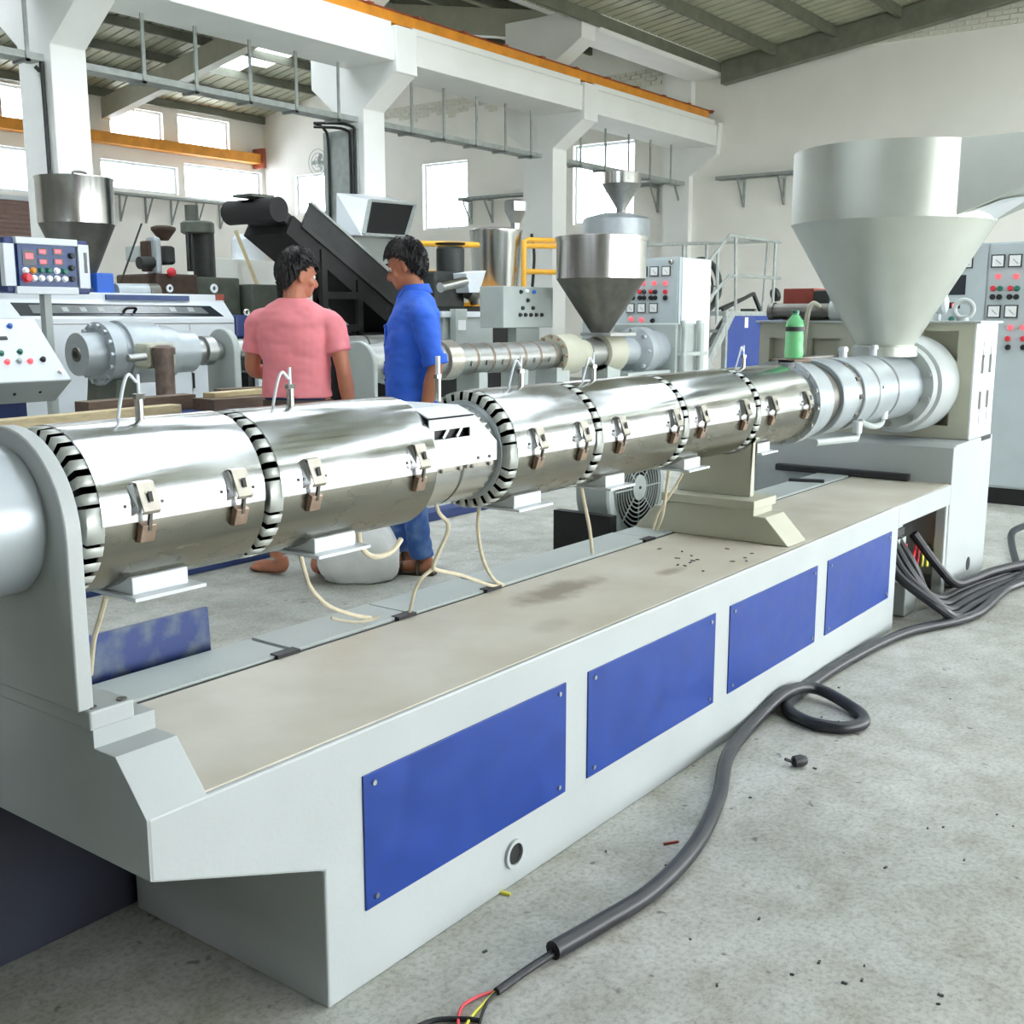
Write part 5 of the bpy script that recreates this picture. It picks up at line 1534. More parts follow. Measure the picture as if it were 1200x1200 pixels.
# ---- old machines along the far side
YO = 13.0
def zO(px, py): return P(px, py, y=YO).z
def xO(px): return P(px, 320, y=YO).x
t = thing('drum_mixer', 'dark green vertical drum machine with a wide cap behind the white extruder', 'machine', (xO(238), YO, 0))
rr = (xO(253) - xO(227)) / 2 * 0.8
m2 = MB(); m2.cyl((xO(240), YO, zO(240, 335)), (xO(240), YO, zO(240, 270)), rr, n=28); m2.build('drum', 'dark_machine', t)
m2 = MB(); m2.lathe([(zO(235, 275), rr * 1.25), (zO(235, 273), rr * 1.5), (zO(235, 262), rr * 1.5), (zO(235, 260), rr * 1.3)], (xO(234), YO, 0), (0, 0, 1), 28); m2.build('cap', 'green_machine', t)
m2 = MB(); m2.cyl((xO(228), YO, zO(228, 261)), (xO(228), YO, zO(228, 241)), rr * 0.6, n=18); m2.build('motor', 'green_machine', t)
for px in (219, 223):
    m2 = MB(); m2.cyl((xO(px), YO - 0.05, zO(px, 318)), (xO(px), YO - 0.05, zO(px, 272)), 0.025, n=8); m2.build('guide_rod', 'dark_machine', t)
MB().box(xO(205), YO - 0.4, 0, xO(259), YO + 0.6, zO(240, 326)).build('base', 'green_machine', t, 0, 0.02)
t = thing('old_press', 'old brown and grey injection press with small funnel beside the dark drum machine', 'machine', (xO(180), YO, 0))
m2 = MB(); m2.lathe([(zO(178, 283), 0.06), (zO(178, 271), 0.16), (zO(178, 268), 0.16), (zO(178, 266), 0.10)], (xO(178), YO - 0.3, 0), (0, 0, 1), 20); m2.build('funnel', 'brown_iron', t)
m2 = MB(); fbox(m2, 174, 282, 182, 318, YO - 0.4, 0.2); m2.build('column', 'brown_iron', t, 0, 0.02)
m2 = MB(); fbox(m2, 182, 277, 192, 322, YO - 0.5, 0.25); m2.build('slide', 'alu_paint', t, 0, 0.05)
m2 = MB(); fbox(m2, 193, 288, 207, 310, YO - 0.2, 0.4); m2.build('gear_box', 'dark_machine', t, 0, 0.04)
m2 = MB(); fbox(m2, 162, 288, 172, 306, YO - 0.2, 0.3); m2.build('electric_box', 'paint_grey', t, 0, 0.02)
m2 = MB(); m2.cyl(P(163, 308, y=YO - 0.4), P(180, 308, y=YO - 0.4), 0.08, n=14); m2.build('cylinder', 'dark_machine', t)
MB().box(xO(156), YO - 0.5, 0, xO(205), YO + 0.4, zO(180, 322)).build('base', 'brown_iron', t, 0, 0.03)
m2 = MB(); m2.ball(P(201, 319, y=YO - 0.55), 0.06, 14, 10); m2.build('red_guard', 'red', t)
m2 = MB(); m2.bar(P(140, 335, y=YO - 0.3), P(166, 262, y=YO - 0.3), 0.018, 0.018); m2.build('tie_rod', 'dark_machine', t, 0)
tag(MB().box(xO(259) + 0.05, YO - 0.6, 0, P(345, 340, y=YO - 0.6).x, YO + 0.4, P(300, 333, y=YO - 0.6).z).build('machine_cabinet', 'green_machine', None, 0, 0.02), 'long grey green machine cabinet behind the head of the man in pink', 'cabinet')
t = thing('blue_gear_motor', 'small dark blue gear motor between the white cabinet and the man in pink', 'motor', (P(287, 380, y=9.6).x, 9.6, 0))
m2 = MB(); fbox(m2, 276, 369, 300, 396, 9.9, 0.3); m2.build('gear_case', 'blue_dark', t, 0, 0.03)
m2 = MB(); m2.ring(P(289, 366, y=9.9), (0, 1, 0), 0.03, 0.012, 16, 6); m2.build('lifting_eye', 'steel', t)
MB().box(P(277, 390, y=9.95).x, 9.92, 0, P(298, 390, y=9.95).x, 10.15, zr_(287, 396, 9.9)).build('stand', 'dark_machine', t, 0)
t = thing('wall_jerrycan', 'white plastic drum standing on the ledge behind the conveyor', 'drum', (P(291, 300, y=14.5).x, 14.5, 0))
c = P(291, 302, y=14.5)
m2 = MB(); m2.lathe([(c.z - 0.05, 0.26), (c.z + 0.28, 0.26), (c.z + 0.36, 0.2), (c.z + 0.36, 0)], (c.x, 14.5, 0), (0, 0, 1), 24); m2.build('drum', 'paint_white', t)
MB().box(c.x - 0.9, 14.2, 0, c.x + 1.3, 14.9, c.z - 0.05).build('ledge', 'concrete_paint', t, 0, 0.01)
a = P(276, 270, y=14.1); b = P(293, 332, y=14.1)
b = a + (b - a) * (a.z / (a.z - b.z))
m2 = MB(); m2.bar(a, (b.x, 13.6, 0.03), 0.05, 0.05); tag(m2.build('leaning_pole', 'wood', None, 0), 'pale wooden pole leaning beside the white plastic drum', 'pole')

# ------------------------------------------------------------------ the two men
def ell_loft(m_, rings, n=24):
    vs = []; fs = []
    for cx, cy_, cz_, rx, ry in rings:
        for i in range(n):
            a = 2 * PI * i / n
            c_, s_ = math.cos(a), math.sin(a)
            # slightly squared section
            p_ = 0.85
            vs.append((cx + rx * math.copysign(abs(c_) ** p_, c_), cy_ + ry * math.copysign(abs(s_) ** p_, s_), cz_))
    for k in range(len(rings) - 1):
        for i in range(n):
            j = (i + 1) % n
            fs.append((k * n + i, k * n + j, (k + 1) * n + j, (k + 1) * n + i))
    fs.append(tuple(range(n - 1, -1, -1)))
    fs.append(tuple((len(rings) - 1) * n + i for i in range(n)))
    m_.add(vs, fs)
    return m_


def fuse(m_, name, mt, parent, voxel=0.008, smooth=4, disp=0.0, dscale=0.12):
    me = m_.mesh(name)
    sc_ = bpy.data.scenes.new('tmp')
    o = bpy.data.objects.new('tmp', me)
    sc_.collection.objects.link(o)
    r_ = o.modifiers.new('r', 'REMESH'); r_.mode = 'VOXEL'; r_.voxel_size = voxel
    s_ = o.modifiers.new('s', 'SMOOTH'); s_.factor = 0.5; s_.iterations = smooth
    with bpy.context.temp_override(scene=sc_, view_layer=sc_.view_layers[0]):
        dg = bpy.context.evaluated_depsgraph_get()
        me2 = bpy.data.meshes.new_from_object(o.evaluated_get(dg))
    bpy.data.objects.remove(o)
    bpy.data.scenes.remove(sc_)
    if disp:
        nr = [n_.vector.copy() for n_ in me2.vertex_normals]
        out = []
        for v, n_ in zip([v.co.copy() for v in me2.vertices], nr):
            k = noise.noise(Vector((v.x / dscale * 0.7, v.y / dscale * 0.7, v.z / dscale * 1.6)))
            k2 = noise.noise(Vector((v.x / dscale * 2, v.y / dscale * 2, v.z / dscale * 3.5 + 7)))
            v += n_ * (disp * k + disp * 0.4 * k2)
            out += [v.x, v.y, v.z]
        me2.vertices.foreach_set('co', out)
        me2.update()
    me2.name = name
    me2.materials.clear()
    me2.materials.append(M[mt])
    me2.shade_smooth()
    o = bpy.data.objects.new(name, me2)
    COL.objects.link(o)
    o.parent = parent
    return o


def hand(m_, wrist, d, palm_n, side):
    """hand hanging along d; palm_n faces the thigh; five bent fingers"""
    d = d.normalized()
    f = palm_n.cross(d).normalized()          # across the knuckles
    n_ = d.cross(f).normalized()
    if n_.dot(palm_n) < 0: n_ = -n_
    c = wrist + d * 0.05
    mt = Matrix((f, n_, d)).transposed()
    m_.ball(c, (0.040, 0.018, 0.058), 14, 10, mt)
    for k, (off, L_) in enumerate(((-0.027, 0.062), (-0.009, 0.074), (0.009, 0.072), (0.026, 0.054))):
        b0 = c + f * off + d * 0.035
        b1 = b0 + d * L_ * 0.5 + n_ * 0.004
        b2 = b1 + d * L_ * 0.36 + n_ * 0.016
        b3 = b2 + d * L_ * 0.2 + n_ * 0.018
        m_.tube([b0, b1, b2, b3], 0.009, 8, 3, [0.0095, 0.009, 0.0085, 0.007])
    t0 = c - f * 0.028 * side - d * 0.015
    m_.tube([t0, t0 - f * 0.025 * side + d * 0.03 + n_ * 0.008, t0 - f * 0.028 * side + d * 0.062 + n_ * 0.016], 0.010, 8, 3, [0.013, 0.011, 0.008])


def person(label, loc, face, head_yaw, head_tilt, skin, arms, feet, build=1.0):
    t = thing('person', label, 'person', loc)
    OFF[t.name] = Vector((0, 0, 0))
    t.rotation_euler = (0, 0, face - PI / 2)
    b = build
    body = MB()
    ell_loft(body, [(0, 0, 0.84, 0.13 * b, 0.10), (0, -0.005, 0.92, 0.16 * b, 0.115), (0, 0, 1.02, 0.148 * b, 0.105), (0, 0.004, 1.14, 0.152 * b, 0.11), (0, 0.0, 1.26, 0.168 * b, 0.118), (0, -0.008, 1.35, 0.172 * b, 0.105), (0, -0.012, 1.41, 0.13 * b, 0.08), (0, -0.012, 1.435, 0.075, 0.062)])
    HT = Matrix.Translation((0, 0.0, 1.47)) @ Matrix.Rotation(head_yaw, 4, 'Z') @ Matrix.Rotation(-head_tilt, 4, 'X')
    def hp(x, y, z): return HT @ Vector((x, y, z))
    R3 = HT.to_3x3()
    body.tube([Vector((0, -0.015, 1.38)), Vector((0, -0.01, 1.44)), hp(0, 0.0, 0.05)], 0.06, 16, 4, [0.068, 0.058, 0.056])
    body.ball(hp(0, 0.005, 0.125), (0.074, 0.092, 0.105), 20, 14, R3)           # skull
    body.ball(hp(0, 0.035, 0.055), (0.055, 0.060, 0.066), 18, 12, R3)           # jaw
    body.ball(hp(0, 0.078, 0.018), (0.022, 0.018, 0.018), 12, 8, R3)            # chin
    body.tube([hp(0, 0.090, 0.118), hp(0, 0.104, 0.092), hp(0, 0.116, 0.070), hp(0, 0.100, 0.062)], 0.012, 10, 4, [0.010, 0.012, 0.016, 0.012])   # nose
    body.ball(hp(0, 0.088, 0.128), (0.05, 0.016, 0.012), 14, 8, R3)             # brow
    body.ball(hp(0, 0.092, 0.043), (0.022, 0.012, 0.007), 12, 8, R3)            # lips
    body.ball(hp(0, 0.090, 0.033), (0.020, 0.012, 0.007), 12, 8, R3)
    for s_ in (-1, 1):
        body.ball(hp(s_ * 0.050, 0.062, 0.075), (0.020, 0.02, 0.02), 12, 8, R3)  # cheek
        er = R3 @ Matrix.Rotation(s_ * 0.35, 3, 'Z')
        body.ball(hp(s_ * 0.078, -0.008, 0.098), (0.010, 0.020, 0.034), 12, 10, er)
    for s_, (sh, el, wr) in zip((-1, 1), arms):
        sh = Vector(sh); el = Vector(el); wr = Vector(wr)
        body.tube([sh + Vector((-s_ * 0.08, 0, -0.04)), sh + Vector((-s_ * 0.012, 0, -0.045)), sh * 0.5 + el * 0.5, el, el * 0.6 + wr * 0.4, wr], 0.05, 14, 4, [0.055, 0.056, 0.046, 0.039, 0.040, 0.027])
        hand(body, wr, wr - el, Vector((-s_, 0.1, 0)), s_)
    for s_, (hip, kn, an, yawf) in zip((-1, 1), feet):
        hip = Vector(hip); kn = Vector(kn); an = Vector(an)
        body.tube([hip, hip * 0.5 + kn * 0.5, kn, kn * 0.6 + an * 0.4, an], 0.07, 16, 4, [0.088, 0.072, 0.055, 0.052, 0.036])
        fd = Vector((math.sin(yawf), math.cos(yawf), 0))
        fs_ = Vector((fd.y, -fd.x, 0))
        body.tube([an - fd * 0.03 + Vector((0, 0, 0.0)), Vector((an.x, an.y, 0.045)) - fd * 0.035, Vector((an.x, an.y, 0.036)) + fd * 0.06, Vector((an.x, an.y, 0.024)) + fd * 0.15], 0.035, 12, 4, [0.036, 0.036, 0.036, 0.026])
        body.ball(Vector((an.x, an.y, 0.024)) + fd * 0.12, (0.045, 0.045, 0.022), 14, 8, Matrix((fs_, fd, Vector((0, 0, 1)))).transposed())
        for k in range(5):
            q0 = Vector((an.x, an.y, 0.022)) + fd * (0.145 - 0.006 * k) + fs_ * (-s_) * (0.03 - 0.016 * k)
            body.tube([q0, q0 + fd * 0.03 + Vector((0, 0, 0.002)), q0 + fd * (0.05 - 0.004 * k) - Vector((0, 0, 0.008))], 0.011, 8, 2, [0.012, 0.012 - 0.001 * k, 0.009])
    bo = fuse(body, 'body', skin, t, 0.0065, 3)
    # eyes
    for s_ in (-1, 1):
        m_ = MB(); m_.ball(hp(s_ * 0.031, 0.083, 0.106), 0.0125, 12, 8); e = m_.build('eye', 'eye_white', bo)
        m_ = MB(); m_.ball(hp(s_ * 0.031, 0.0925, 0.106), (0.006, 0.004, 0.006), 10, 6, R3); m_.build('iris', 'black', bo)
        m_ = MB(); m_.ball(hp(s_ * 0.034, 0.094, 0.134), (0.024, 0.009, 0.0055), 12, 6, R3); m_.build('eyebrow', 'hair', bo)
    # hair: cap over skull, short sides, tufts in front
    m_ = MB()
    vs = []; fs = []
    n1, n2 = 48, 26
    for i in range(n2 + 1):
        th = PI * i / n2
        for j in range(n1):
            ph = 2 * PI * j / n1
            d = Vector((math.sin(th) * math.cos(ph), math.sin(th) * math.sin(ph), math.cos(th)))
            fy = d.y; fz = d.z
            # hairline: high on the forehead, ear level at the sides, nape at the back
            lim = 0.30 if fy > 0.5 else (0.30 - (0.5 - fy) * 0.42 if fy > 0.0 else max(-0.80, 0.09 - (0.0 - fy) * 1.5))
            k = 1.0 if fz > lim else 0.80
            tuft = 0.03 * noise.noise(d * 5) + 0.02 * noise.noise(d * 13)
            front = 0.10 * max(0, fy) * max(0, fz) * (1 if fz > lim else 0)
            r0 = (0.074 * d.x, 0.092 * d.y, 0.105 * d.z)
            sc = (1.21 + tuft + front) * k if k == 1 else 0.84
            if k == 1 and fy > 0.35: sc += 0.03
            vs.append(hp(r0[0] * sc, 0.005 + r0[1] * sc, 0.125 + r0[2] * (sc * (1.02 if fz > 0 else 1.0))))
    for i in range(n2):
        for j in range(n1):
            j2 = (j + 1) % n1
            fs.append((i * n1 + j, (i + 1) * n1 + j, (i + 1) * n1 + j2, i * n1 + j2))
    m_.add(vs, fs)
    rng = random.Random(5)
    for q_ in range(420):
        d = Vector((rng.uniform(-1, 1), rng.uniform(-1, 1), rng.uniform(-0.6, 1))).normalized()
        lim = 0.34 if d.y > 0.5 else (0.36 - (0.5 - d.y) * 0.36 if d.y > 0.0 else max(-0.70, 0.20 - (0.0 - d.y) * 1.5))
        if d.z < lim: continue
        o_ = Vector((0.074 * d.x * 1.19, 0.005 + 0.092 * d.y * 1.19, 0.125 + 0.105 * d.z * 1.20))
        g = Vector((d.x * 0.5, 0.55 if d.y > -0.2 else -0.1, -0.5 + 0.2 * d.z))
        g = (g - d * g.dot(d)).normalized()
        e_ = o_ + g * 0.030 + d * 0.006
        w_ = d.cross(g).normalized() * 0.008
        m_.add([hp(*(o_ - w_)), hp(*(o_ + w_)), hp(*(o_ + d * 0.012)), hp(*e_)], [(0, 1, 3), (1, 2, 3), (2, 0, 3)])
    m_.build('hair', 'hair', t, 60)
    return t, bo, hp, R3


def garment(t, name, mt, rings, sleeves, voxel=0.009, disp=0.006, dscale=0.11, smooth=4):
    m_ = MB()
    ell_loft(m_, rings, 28)
    for pts, rad in sleeves: m_.tube(pts, 0.05, 16, 4, rad)
    return fuse(m_, name, mt, t, voxel, smooth, disp, dscale)


def V(*a): return Vector(a)


# man in the pink shirt, back to us, looking right
fl_ = P(356, 672, z=0)
pl_arms = [(V(-0.19, -0.01, 1.37), V(-0.245, 0.02, 1.10), V(-0.16, 0.20, 1.03)), (V(0.19, -0.01, 1.37), V(0.255, -0.03, 1.10), V(0.265, 0.06, 0.85))]
pl_feet = [(V(-0.085, 0, 0.88), V(-0.12, 0.01, 0.48), V(-0.14, -0.02, 0.09), -1.2), (V(0.085, 0, 0.88), V(0.10, 0.02, 0.48), V(0.10, 0.0, 0.09), 0.3)]
t, bo, hp, R3 = person('person in a salmon pink t-shirt standing with back turned and looking right', (fl_.x, fl_.y, 0), YAW - R(8), R(-44), R(6), 'skin2', pl_arms, pl_feet, 1.08)
t.scale = (1.0, 1.0, 0.985)
rs = [(0, -0.002, 0.952, 0.181, 0.140), (0, -0.002, 0.99, 0.174, 0.132), (0, 0.0, 1.08, 0.172, 0.132), (0, 0.0, 1.18, 0.182, 0.138), (0, -0.002, 1.28, 0.198, 0.140), (0, -0.010, 1.34, 0.205, 0.126), (0, -0.012, 1.385, 0.188, 0.106), (0, -0.014, 1.42, 0.140, 0.090), (0, -0.012, 1.448, 0.092, 0.076), (0, -0.012, 1.462, 0.076, 0.068)]
sl = []
for s_, (sh, el, wr) in zip((-1, 1), pl_arms):
    e = sh.lerp(el, 0.68)
    sl.append(([sh + V(-s_ * 0.09, 0, -0.03), sh + V(-s_ * 0.01, 0, -0.035), sh.lerp(el, 0.35), e], [0.070, 0.074, 0.066, 0.065]))
garment(t, 't_shirt', 'pink_shirt', rs, sl, 0.009, 0.009, 0.11, 3)
rs = [(0, -0.002, 0.80, 0.165, 0.125), (0, -0.004, 0.88, 0.176, 0.132), (0, -0.002, 0.965, 0.166, 0.124)]
lg = [([h, h.lerp(k, 0.5), k, k.lerp(a, 0.6), a + V(0, 0, 0.06)], [0.105, 0.092, 0.075, 0.070, 0.066]) for h, k, a, _ in pl_feet]
tr = garment(t, 'trousers', 'jeans_dark', rs, lg, 0.01, 0.004)
m_ = MB(); ell_loft(m_, [(0, -0.002, 0.905, 0.180, 0.136), (0, -0.002, 0.940, 0.179, 0.135)]); m_.build('belt', 'leather', t)

# man in the blue shirt, in profile facing left
fl_ = P(489, 668, z=0)
bl_arms = [(V(-0.185, -0.01, 1.37), V(-0.235, -0.07, 1.09), V(-0.20, -0.02, 0.84)), (V(0.185, -0.01, 1.37), V(0.235, -0.04, 1.09), V(0.21, 0.03, 0.84))]
bl_feet = [(V(-0.085, 0, 0.88), V(-0.10, 0.03, 0.48), V(-0.10, 0.0, 0.09), 0.55), (V(0.085, 0, 0.88), V(0.10, 0.06, 0.48), V(0.10, 0.06, 0.09), 0.1)]
lf = YAW + PI / 2
t, bo, hp, R3 = person('person in a bright blue shirt and jeans standing in profile and smiling', (fl_.x, fl_.y, 0), lf + R(14), R(-30), R(14), 'skin', bl_arms, bl_feet, 1.0)
t.scale = (1.0, 1.0, 1.02)
rs = [(0, 0.004, 0.78, 0.176, 0.138), (0, 0.004, 0.86, 0.178, 0.142), (0, 0.008, 0.96, 0.172, 0.142), (0, 0.012, 1.06, 0.170, 0.142), (0, 0.008, 1.18, 0.176, 0.142), (0, 0.0, 1.28, 0.186, 0.138), (0, -0.010, 1.34, 0.192, 0.122), (0, -0.012, 1.385, 0.176, 0.104), (0, -0.014, 1.42, 0.132, 0.088), (0, -0.012, 1.45, 0.084, 0.074)]
sl = []
for s_, (sh, el, wr) in zip((-1, 1), bl_arms):
    e = sh.lerp(el, 0.98)
    sl.append(([sh + V(-s_ * 0.09, 0, -0.03), sh + V(-s_ * 0.01, 0, -0.035), sh.lerp(el, 0.4), sh.lerp(el, 0.8), e], [0.068, 0.072, 0.066, 0.061, 0.060]))
sh_ = garment(t, 'shirt', 'blue_shirt', rs, sl, 0.009, 0.013, 0.10, 3)
for s_, (sh, el, wr) in zip((-1, 1), bl_arms):
    m_ = MB(); d = (el - sh).normalized(); m_.lathe([(-0.03, 0.058), (-0.03, 0.068), (0.012, 0.066), (0.012, 0.056)], el - d * 0.005, d, 20); m_.build('rolled_cuff', 'blue_shirt', sh_)
m_ = MB()
n = 20
vs = []
for k, (r0, z0, dz) in enumerate(((0.066, 1.435, 0.0), (0.064, 1.482, 0.0), (0.070, 1.484, 0.0), (0.090, 1.44, 0.0))):
    for i in range(n + 1):
        a = R(110) + R(320) * i / n
        w_ = abs(i / n - 0.5) * 2
        vs.append((r0 * math.cos(a) * 1.08, -0.012 + r0 * math.sin(a) * 1.02 + (0.012 if k == 3 else 0) * w_, z0 - (0.028 if k == 3 else 0.012) * w_ ** 2))
m_.add(vs, [(k * (n + 1) + i, k * (n + 1) + i + 1, (k + 1) * (n + 1) + i + 1, (k + 1) * (n + 1) + i) for k in range(3) for i in range(n)])
cl = m_.build('collar', 'blue_shirt', sh_, 60)
so = cl.modifiers.new('thick', 'SOLIDIFY'); so.thickness = 0.004
for z_ in (1.36, 1.27, 1.18, 1.09, 1.0, 0.91):
    yb = 0.148 if z_ < 1.3 else 0.125
    m_ = MB(); m_.cyl((0.0, yb + 0.004, z_), (0.0, yb + 0.009, z_), 0.006, n=10); m_.build('button', 'blue_dark', sh_)
MB().box(-0.016, 0.132, 0.80, 0.016, 0.1515, 1.28).build('placket', 'blue_shirt', sh_, 0, 0.003)
rs = [(0, 0.0, 0.80, 0.160, 0.120), (0, 0.0, 0.88, 0.168, 0.126), (0, 0.0, 0.95, 0.162, 0.12)]
lg = [([h, h.lerp(k, 0.5), k, k.lerp(a, 0.6), a + V(0, -0.01, 0.0)], [0.100, 0.088, 0.070, 0.066, 0.064]) for h, k, a, _ in bl_feet]
garment(t, 'jeans', 'jeans', rs, lg, 0.01, 0.007, 0.07)
for h, k, a, yw in bl_feet:
    fd = V(math.sin(yw), math.cos(yw), 0); fs_ = V(fd.y, -fd.x, 0); c = V(a.x, a.y, 0)
    m_ = MB()
    outl = [(-0.085, 0.03), (-0.05, 0.042), (0.05, 0.042), (0.12, 0.052), (0.17, 0.045), (0.205, 0.02)]
    ring = [(u, w_) for u, w_ in outl] + [(u, -w_) for u, w_ in reversed(outl)]
    vs = [c + fd * u + fs_ * w_ + V(0, 0, z_) for z_ in (0.0, 0.018) for u, w_ in ring]
    nn_ = len(ring)
    m_.add(vs, [tuple(range(nn_ - 1, -1, -1)), tuple(range(nn_, 2 * nn_))] + [(i, (i + 1) % nn_, nn_ + (i + 1) % nn_, nn_ + i) for i in range(nn_)])
    sa = m_.build('sandal', 'leather', t, 30, 0.003)
    for u, wd, hgt in ((0.10, 0.052, 0.056), (0.0, 0.046, 0.098)):
        m_ = MB(); m_.tube([c + fd * u + fs_ * wd + V(0, 0, 0.012), c + fd * u + fs_ * wd * 0.85 + V(0, 0, hgt * 0.7), c + fd * u + V(0, 0, hgt), c + fd * u - fs_ * wd * 0.85 + V(0, 0, hgt * 0.7), c + fd * u - fs_ * wd + V(0, 0, 0.012)], 0.010, 8, 5); m_.build('strap', 'leather', sa)

# ------------------------------------------------------------------ loose things around the extruder
# white sack standing on the floor
sk = P(418, 684, z=0)
m_ = MB()
vs = []; fs = []
n1, n2 = 36, 22
for i in range(n2 + 1):
    th = PI * i / n2
    for j in range(n1):
        ph = 2 * PI * j / n1
        d = Vector((math.sin(th) * math.cos(ph), math.sin(th) * math.sin(ph), math.cos(th)))
        p = Vector([math.copysign(abs(c_) ** 0.55, c_) for c_ in d])
        q = Vector((p.x * 0.21, p.y * 0.14, p.z * 0.17))
        taper = 1 - 0.22 * max(0, p.z)
        q.x *= taper; q.y *= taper
        q *= 1 + 0.07 * noise.noise(d * 3) + 0.03 * noise.noise(d * 9)
        vs.append(q)
for i in range(n2):
    for j in range(n1):
        j2 = (j + 1) % n1
        fs.append((i * n1 + j, (i + 1) * n1 + j, (i + 1) * n1 + j2, i * n1 + j2))
rot = Matrix.Rotation(R(-50), 3, 'Z')
vs = [rot @ v for v in vs]
zl_ = min(v.z for v in vs)
ctr = sk + Vector((0.08, 0.06, 0))
vs = [Vector((v.x + ctr.x, v.y + ctr.y, max(v.z, zl_ + 0.02) - zl_ - 0.02)) for v in vs]
m_.add(vs, fs)
t = thing('sack', 'plump white woven sack standing on the floor by the sandals', 'sack', (ctr.x, ctr.y, 0))
m_.build('bag', 'sack', t, 80)
m_ = MB()
top = max(v.z for v in vs)
for k in range(10):
    a = 2 * PI * k / 10
    m_.bar((ctr.x + 0.02 * math.cos(a), ctr.y + 0.02 * math.sin(a), top - 0.03), (ctr.x + 0.05 * math.cos(a), ctr.y + 0.05 * math.sin(a), top + 0.035), 0.012, 0.02)
m_.build('gathered_neck', 'sack', t, 0)

# grey blower with round grille on the floor behind the bed
YF = 2.62
c = P(747, 571, y=YF)
t = thing('cooling_blower', 'grey blower with round ring grille behind the middle support', 'blower', (c.x, YF + 0.15, 0))
rb = 0.25
m_ = MB(); m_.lathe([(0.0, rb), (0.01, rb + 0.01), (0.17, rb + 0.01), (0.18, rb)], (c.x, YF, c.z), (0, 1, 0), 48); hs = m_.build('housing', 'paint_grey', t)
m_ = MB(); m_.lathe([(-0.002, 0.0), (-0.002, rb * 0.80)], (c.x, YF, c.z), (0, 1, 0), 40); m_.build('inlet', 'black', hs)
for k in range(1, 8):
    m_ = MB(); m_.ring((c.x, YF - 0.008, c.z), (0, 1, 0), rb * (0.22 + 0.085 * k), 0.0035, 40, 5); m_.build('grille_ring', 'grille', hs)
m_ = MB(); m_.cyl((c.x, YF - 0.014, c.z), (c.x, YF - 0.002, c.z), rb * 0.24, n=24); m_.build('hub', 'grille', hs)
m_ = MB(); m_.ball((c.x, YF - 0.014, c.z), 0.008, 8, 6); m_.build('hub_bolt', 'black', hs)
for k in range(8):
    a = 2 * PI * k / 8
    m_ = MB(); m_.bar((c.x + rb * 0.22 * math.cos(a), YF - 0.008, c.z + rb * 0.22 * math.sin(a)), (c.x + rb * 0.86 * math.cos(a), YF - 0.008, c.z + rb * 0.86 * math.sin(a)), 0.006, 0.006); m_.build('grille_spoke', 'grille', hs, 0)
MB().box(c.x - 0.28, YF - 0.02, 0, c.x + 0.1, YF + 0.25, c.z - rb * 0.75).build('blower_base', 'brown_iron', t, 0, 0.01)
MB().box(c.x - 0.33, YF - 0.06, 0, c.x - 0.28, YF + 0.25, c.z - rb * 0.35).build('side_plate', 'black', t, 0)

# worn blue panel leaning against the back of the bed
a = P(106, 746, y=2.20); b = P(244, 713, y=2.20)
zt = (a.z + b.z) / 2
def sheet(x0, x1, y0, y1, th, zt, mt, label):
    m_ = MB()
    m_.add([(x0, y0, 0.0), (x1, y0, 0.0), (x1, y1, zt + 0.003), (x0, y1, zt + 0.003), (x0, y0 + th, 0.0), (x1, y0 + th, 0.0), (x1, y1 + th, zt), (x0, y1 + th, zt)],
           [(0, 1, 2, 3), (7, 6, 5, 4), (0, 4, 5, 1), (1, 5, 6, 2), (2, 6, 7, 3), (3, 7, 4, 0)])
    tag(m_.build('steel_sheet', mt, None, 0, 0.003), label, 'steel sheet')
sheet(1.20, b.x, 2.17, 2.20, 0.02, zt, 'blue_worn', 'scratched blue steel sheet leaning against the back of the extruder bed')
sheet(0.1, 1.5, 2.136, 2.136, 0.015, 0.5, 'navy_shade', 'added dark sheet for the shade on the blue steel sheet under the bed nose')  # added dark sheet, stands in for the shaded end of the blue one
# low blue kerb channel on the floor behind
a = P(0, 700, z=0.0); 
b0 = P(102, 708, z=0); b1 = P(300, 668, z=0); b2 = P(590, 592, z=0)
m_ = MB(); m_.bar((b0.x - 1.2, b1.y + 0.25, 0.03), (b2.x + 0.4, b1.y + 0.25, 0.03), 0.14, 0.06)
tag(m_.build('floor_channel', 'blue_dark', None, 0, 0.004), 'low blue steel channel lying on the floor behind the bare feet', 'channel')

# black rubber strips on the bed
a = P(897, 557, x=5.44); b = P(1064, 557, x=5.44)
tag(MB().box(5.44, b.y, T + 0.001, 5.485, a.y - 0.05, T + 0.035).build('rubber_strip', 'rubber', None, 0, 0.006), 'long black rubber strip lying against the gearbox pedestal', 'rubber strip')
a = P(924, 565, z=T); b = P(966, 567, z=T)
m_ = MB(); m_.bar((a.x, a.y, T + 0.011), (b.x, b.y, T + 0.011), 0.03, 0.02); tag(m_.build('rubber_strip', 'rubber', None, 0, 0.005), 'short black rubber strip lying before the long one on the bed', 'rubber strip')

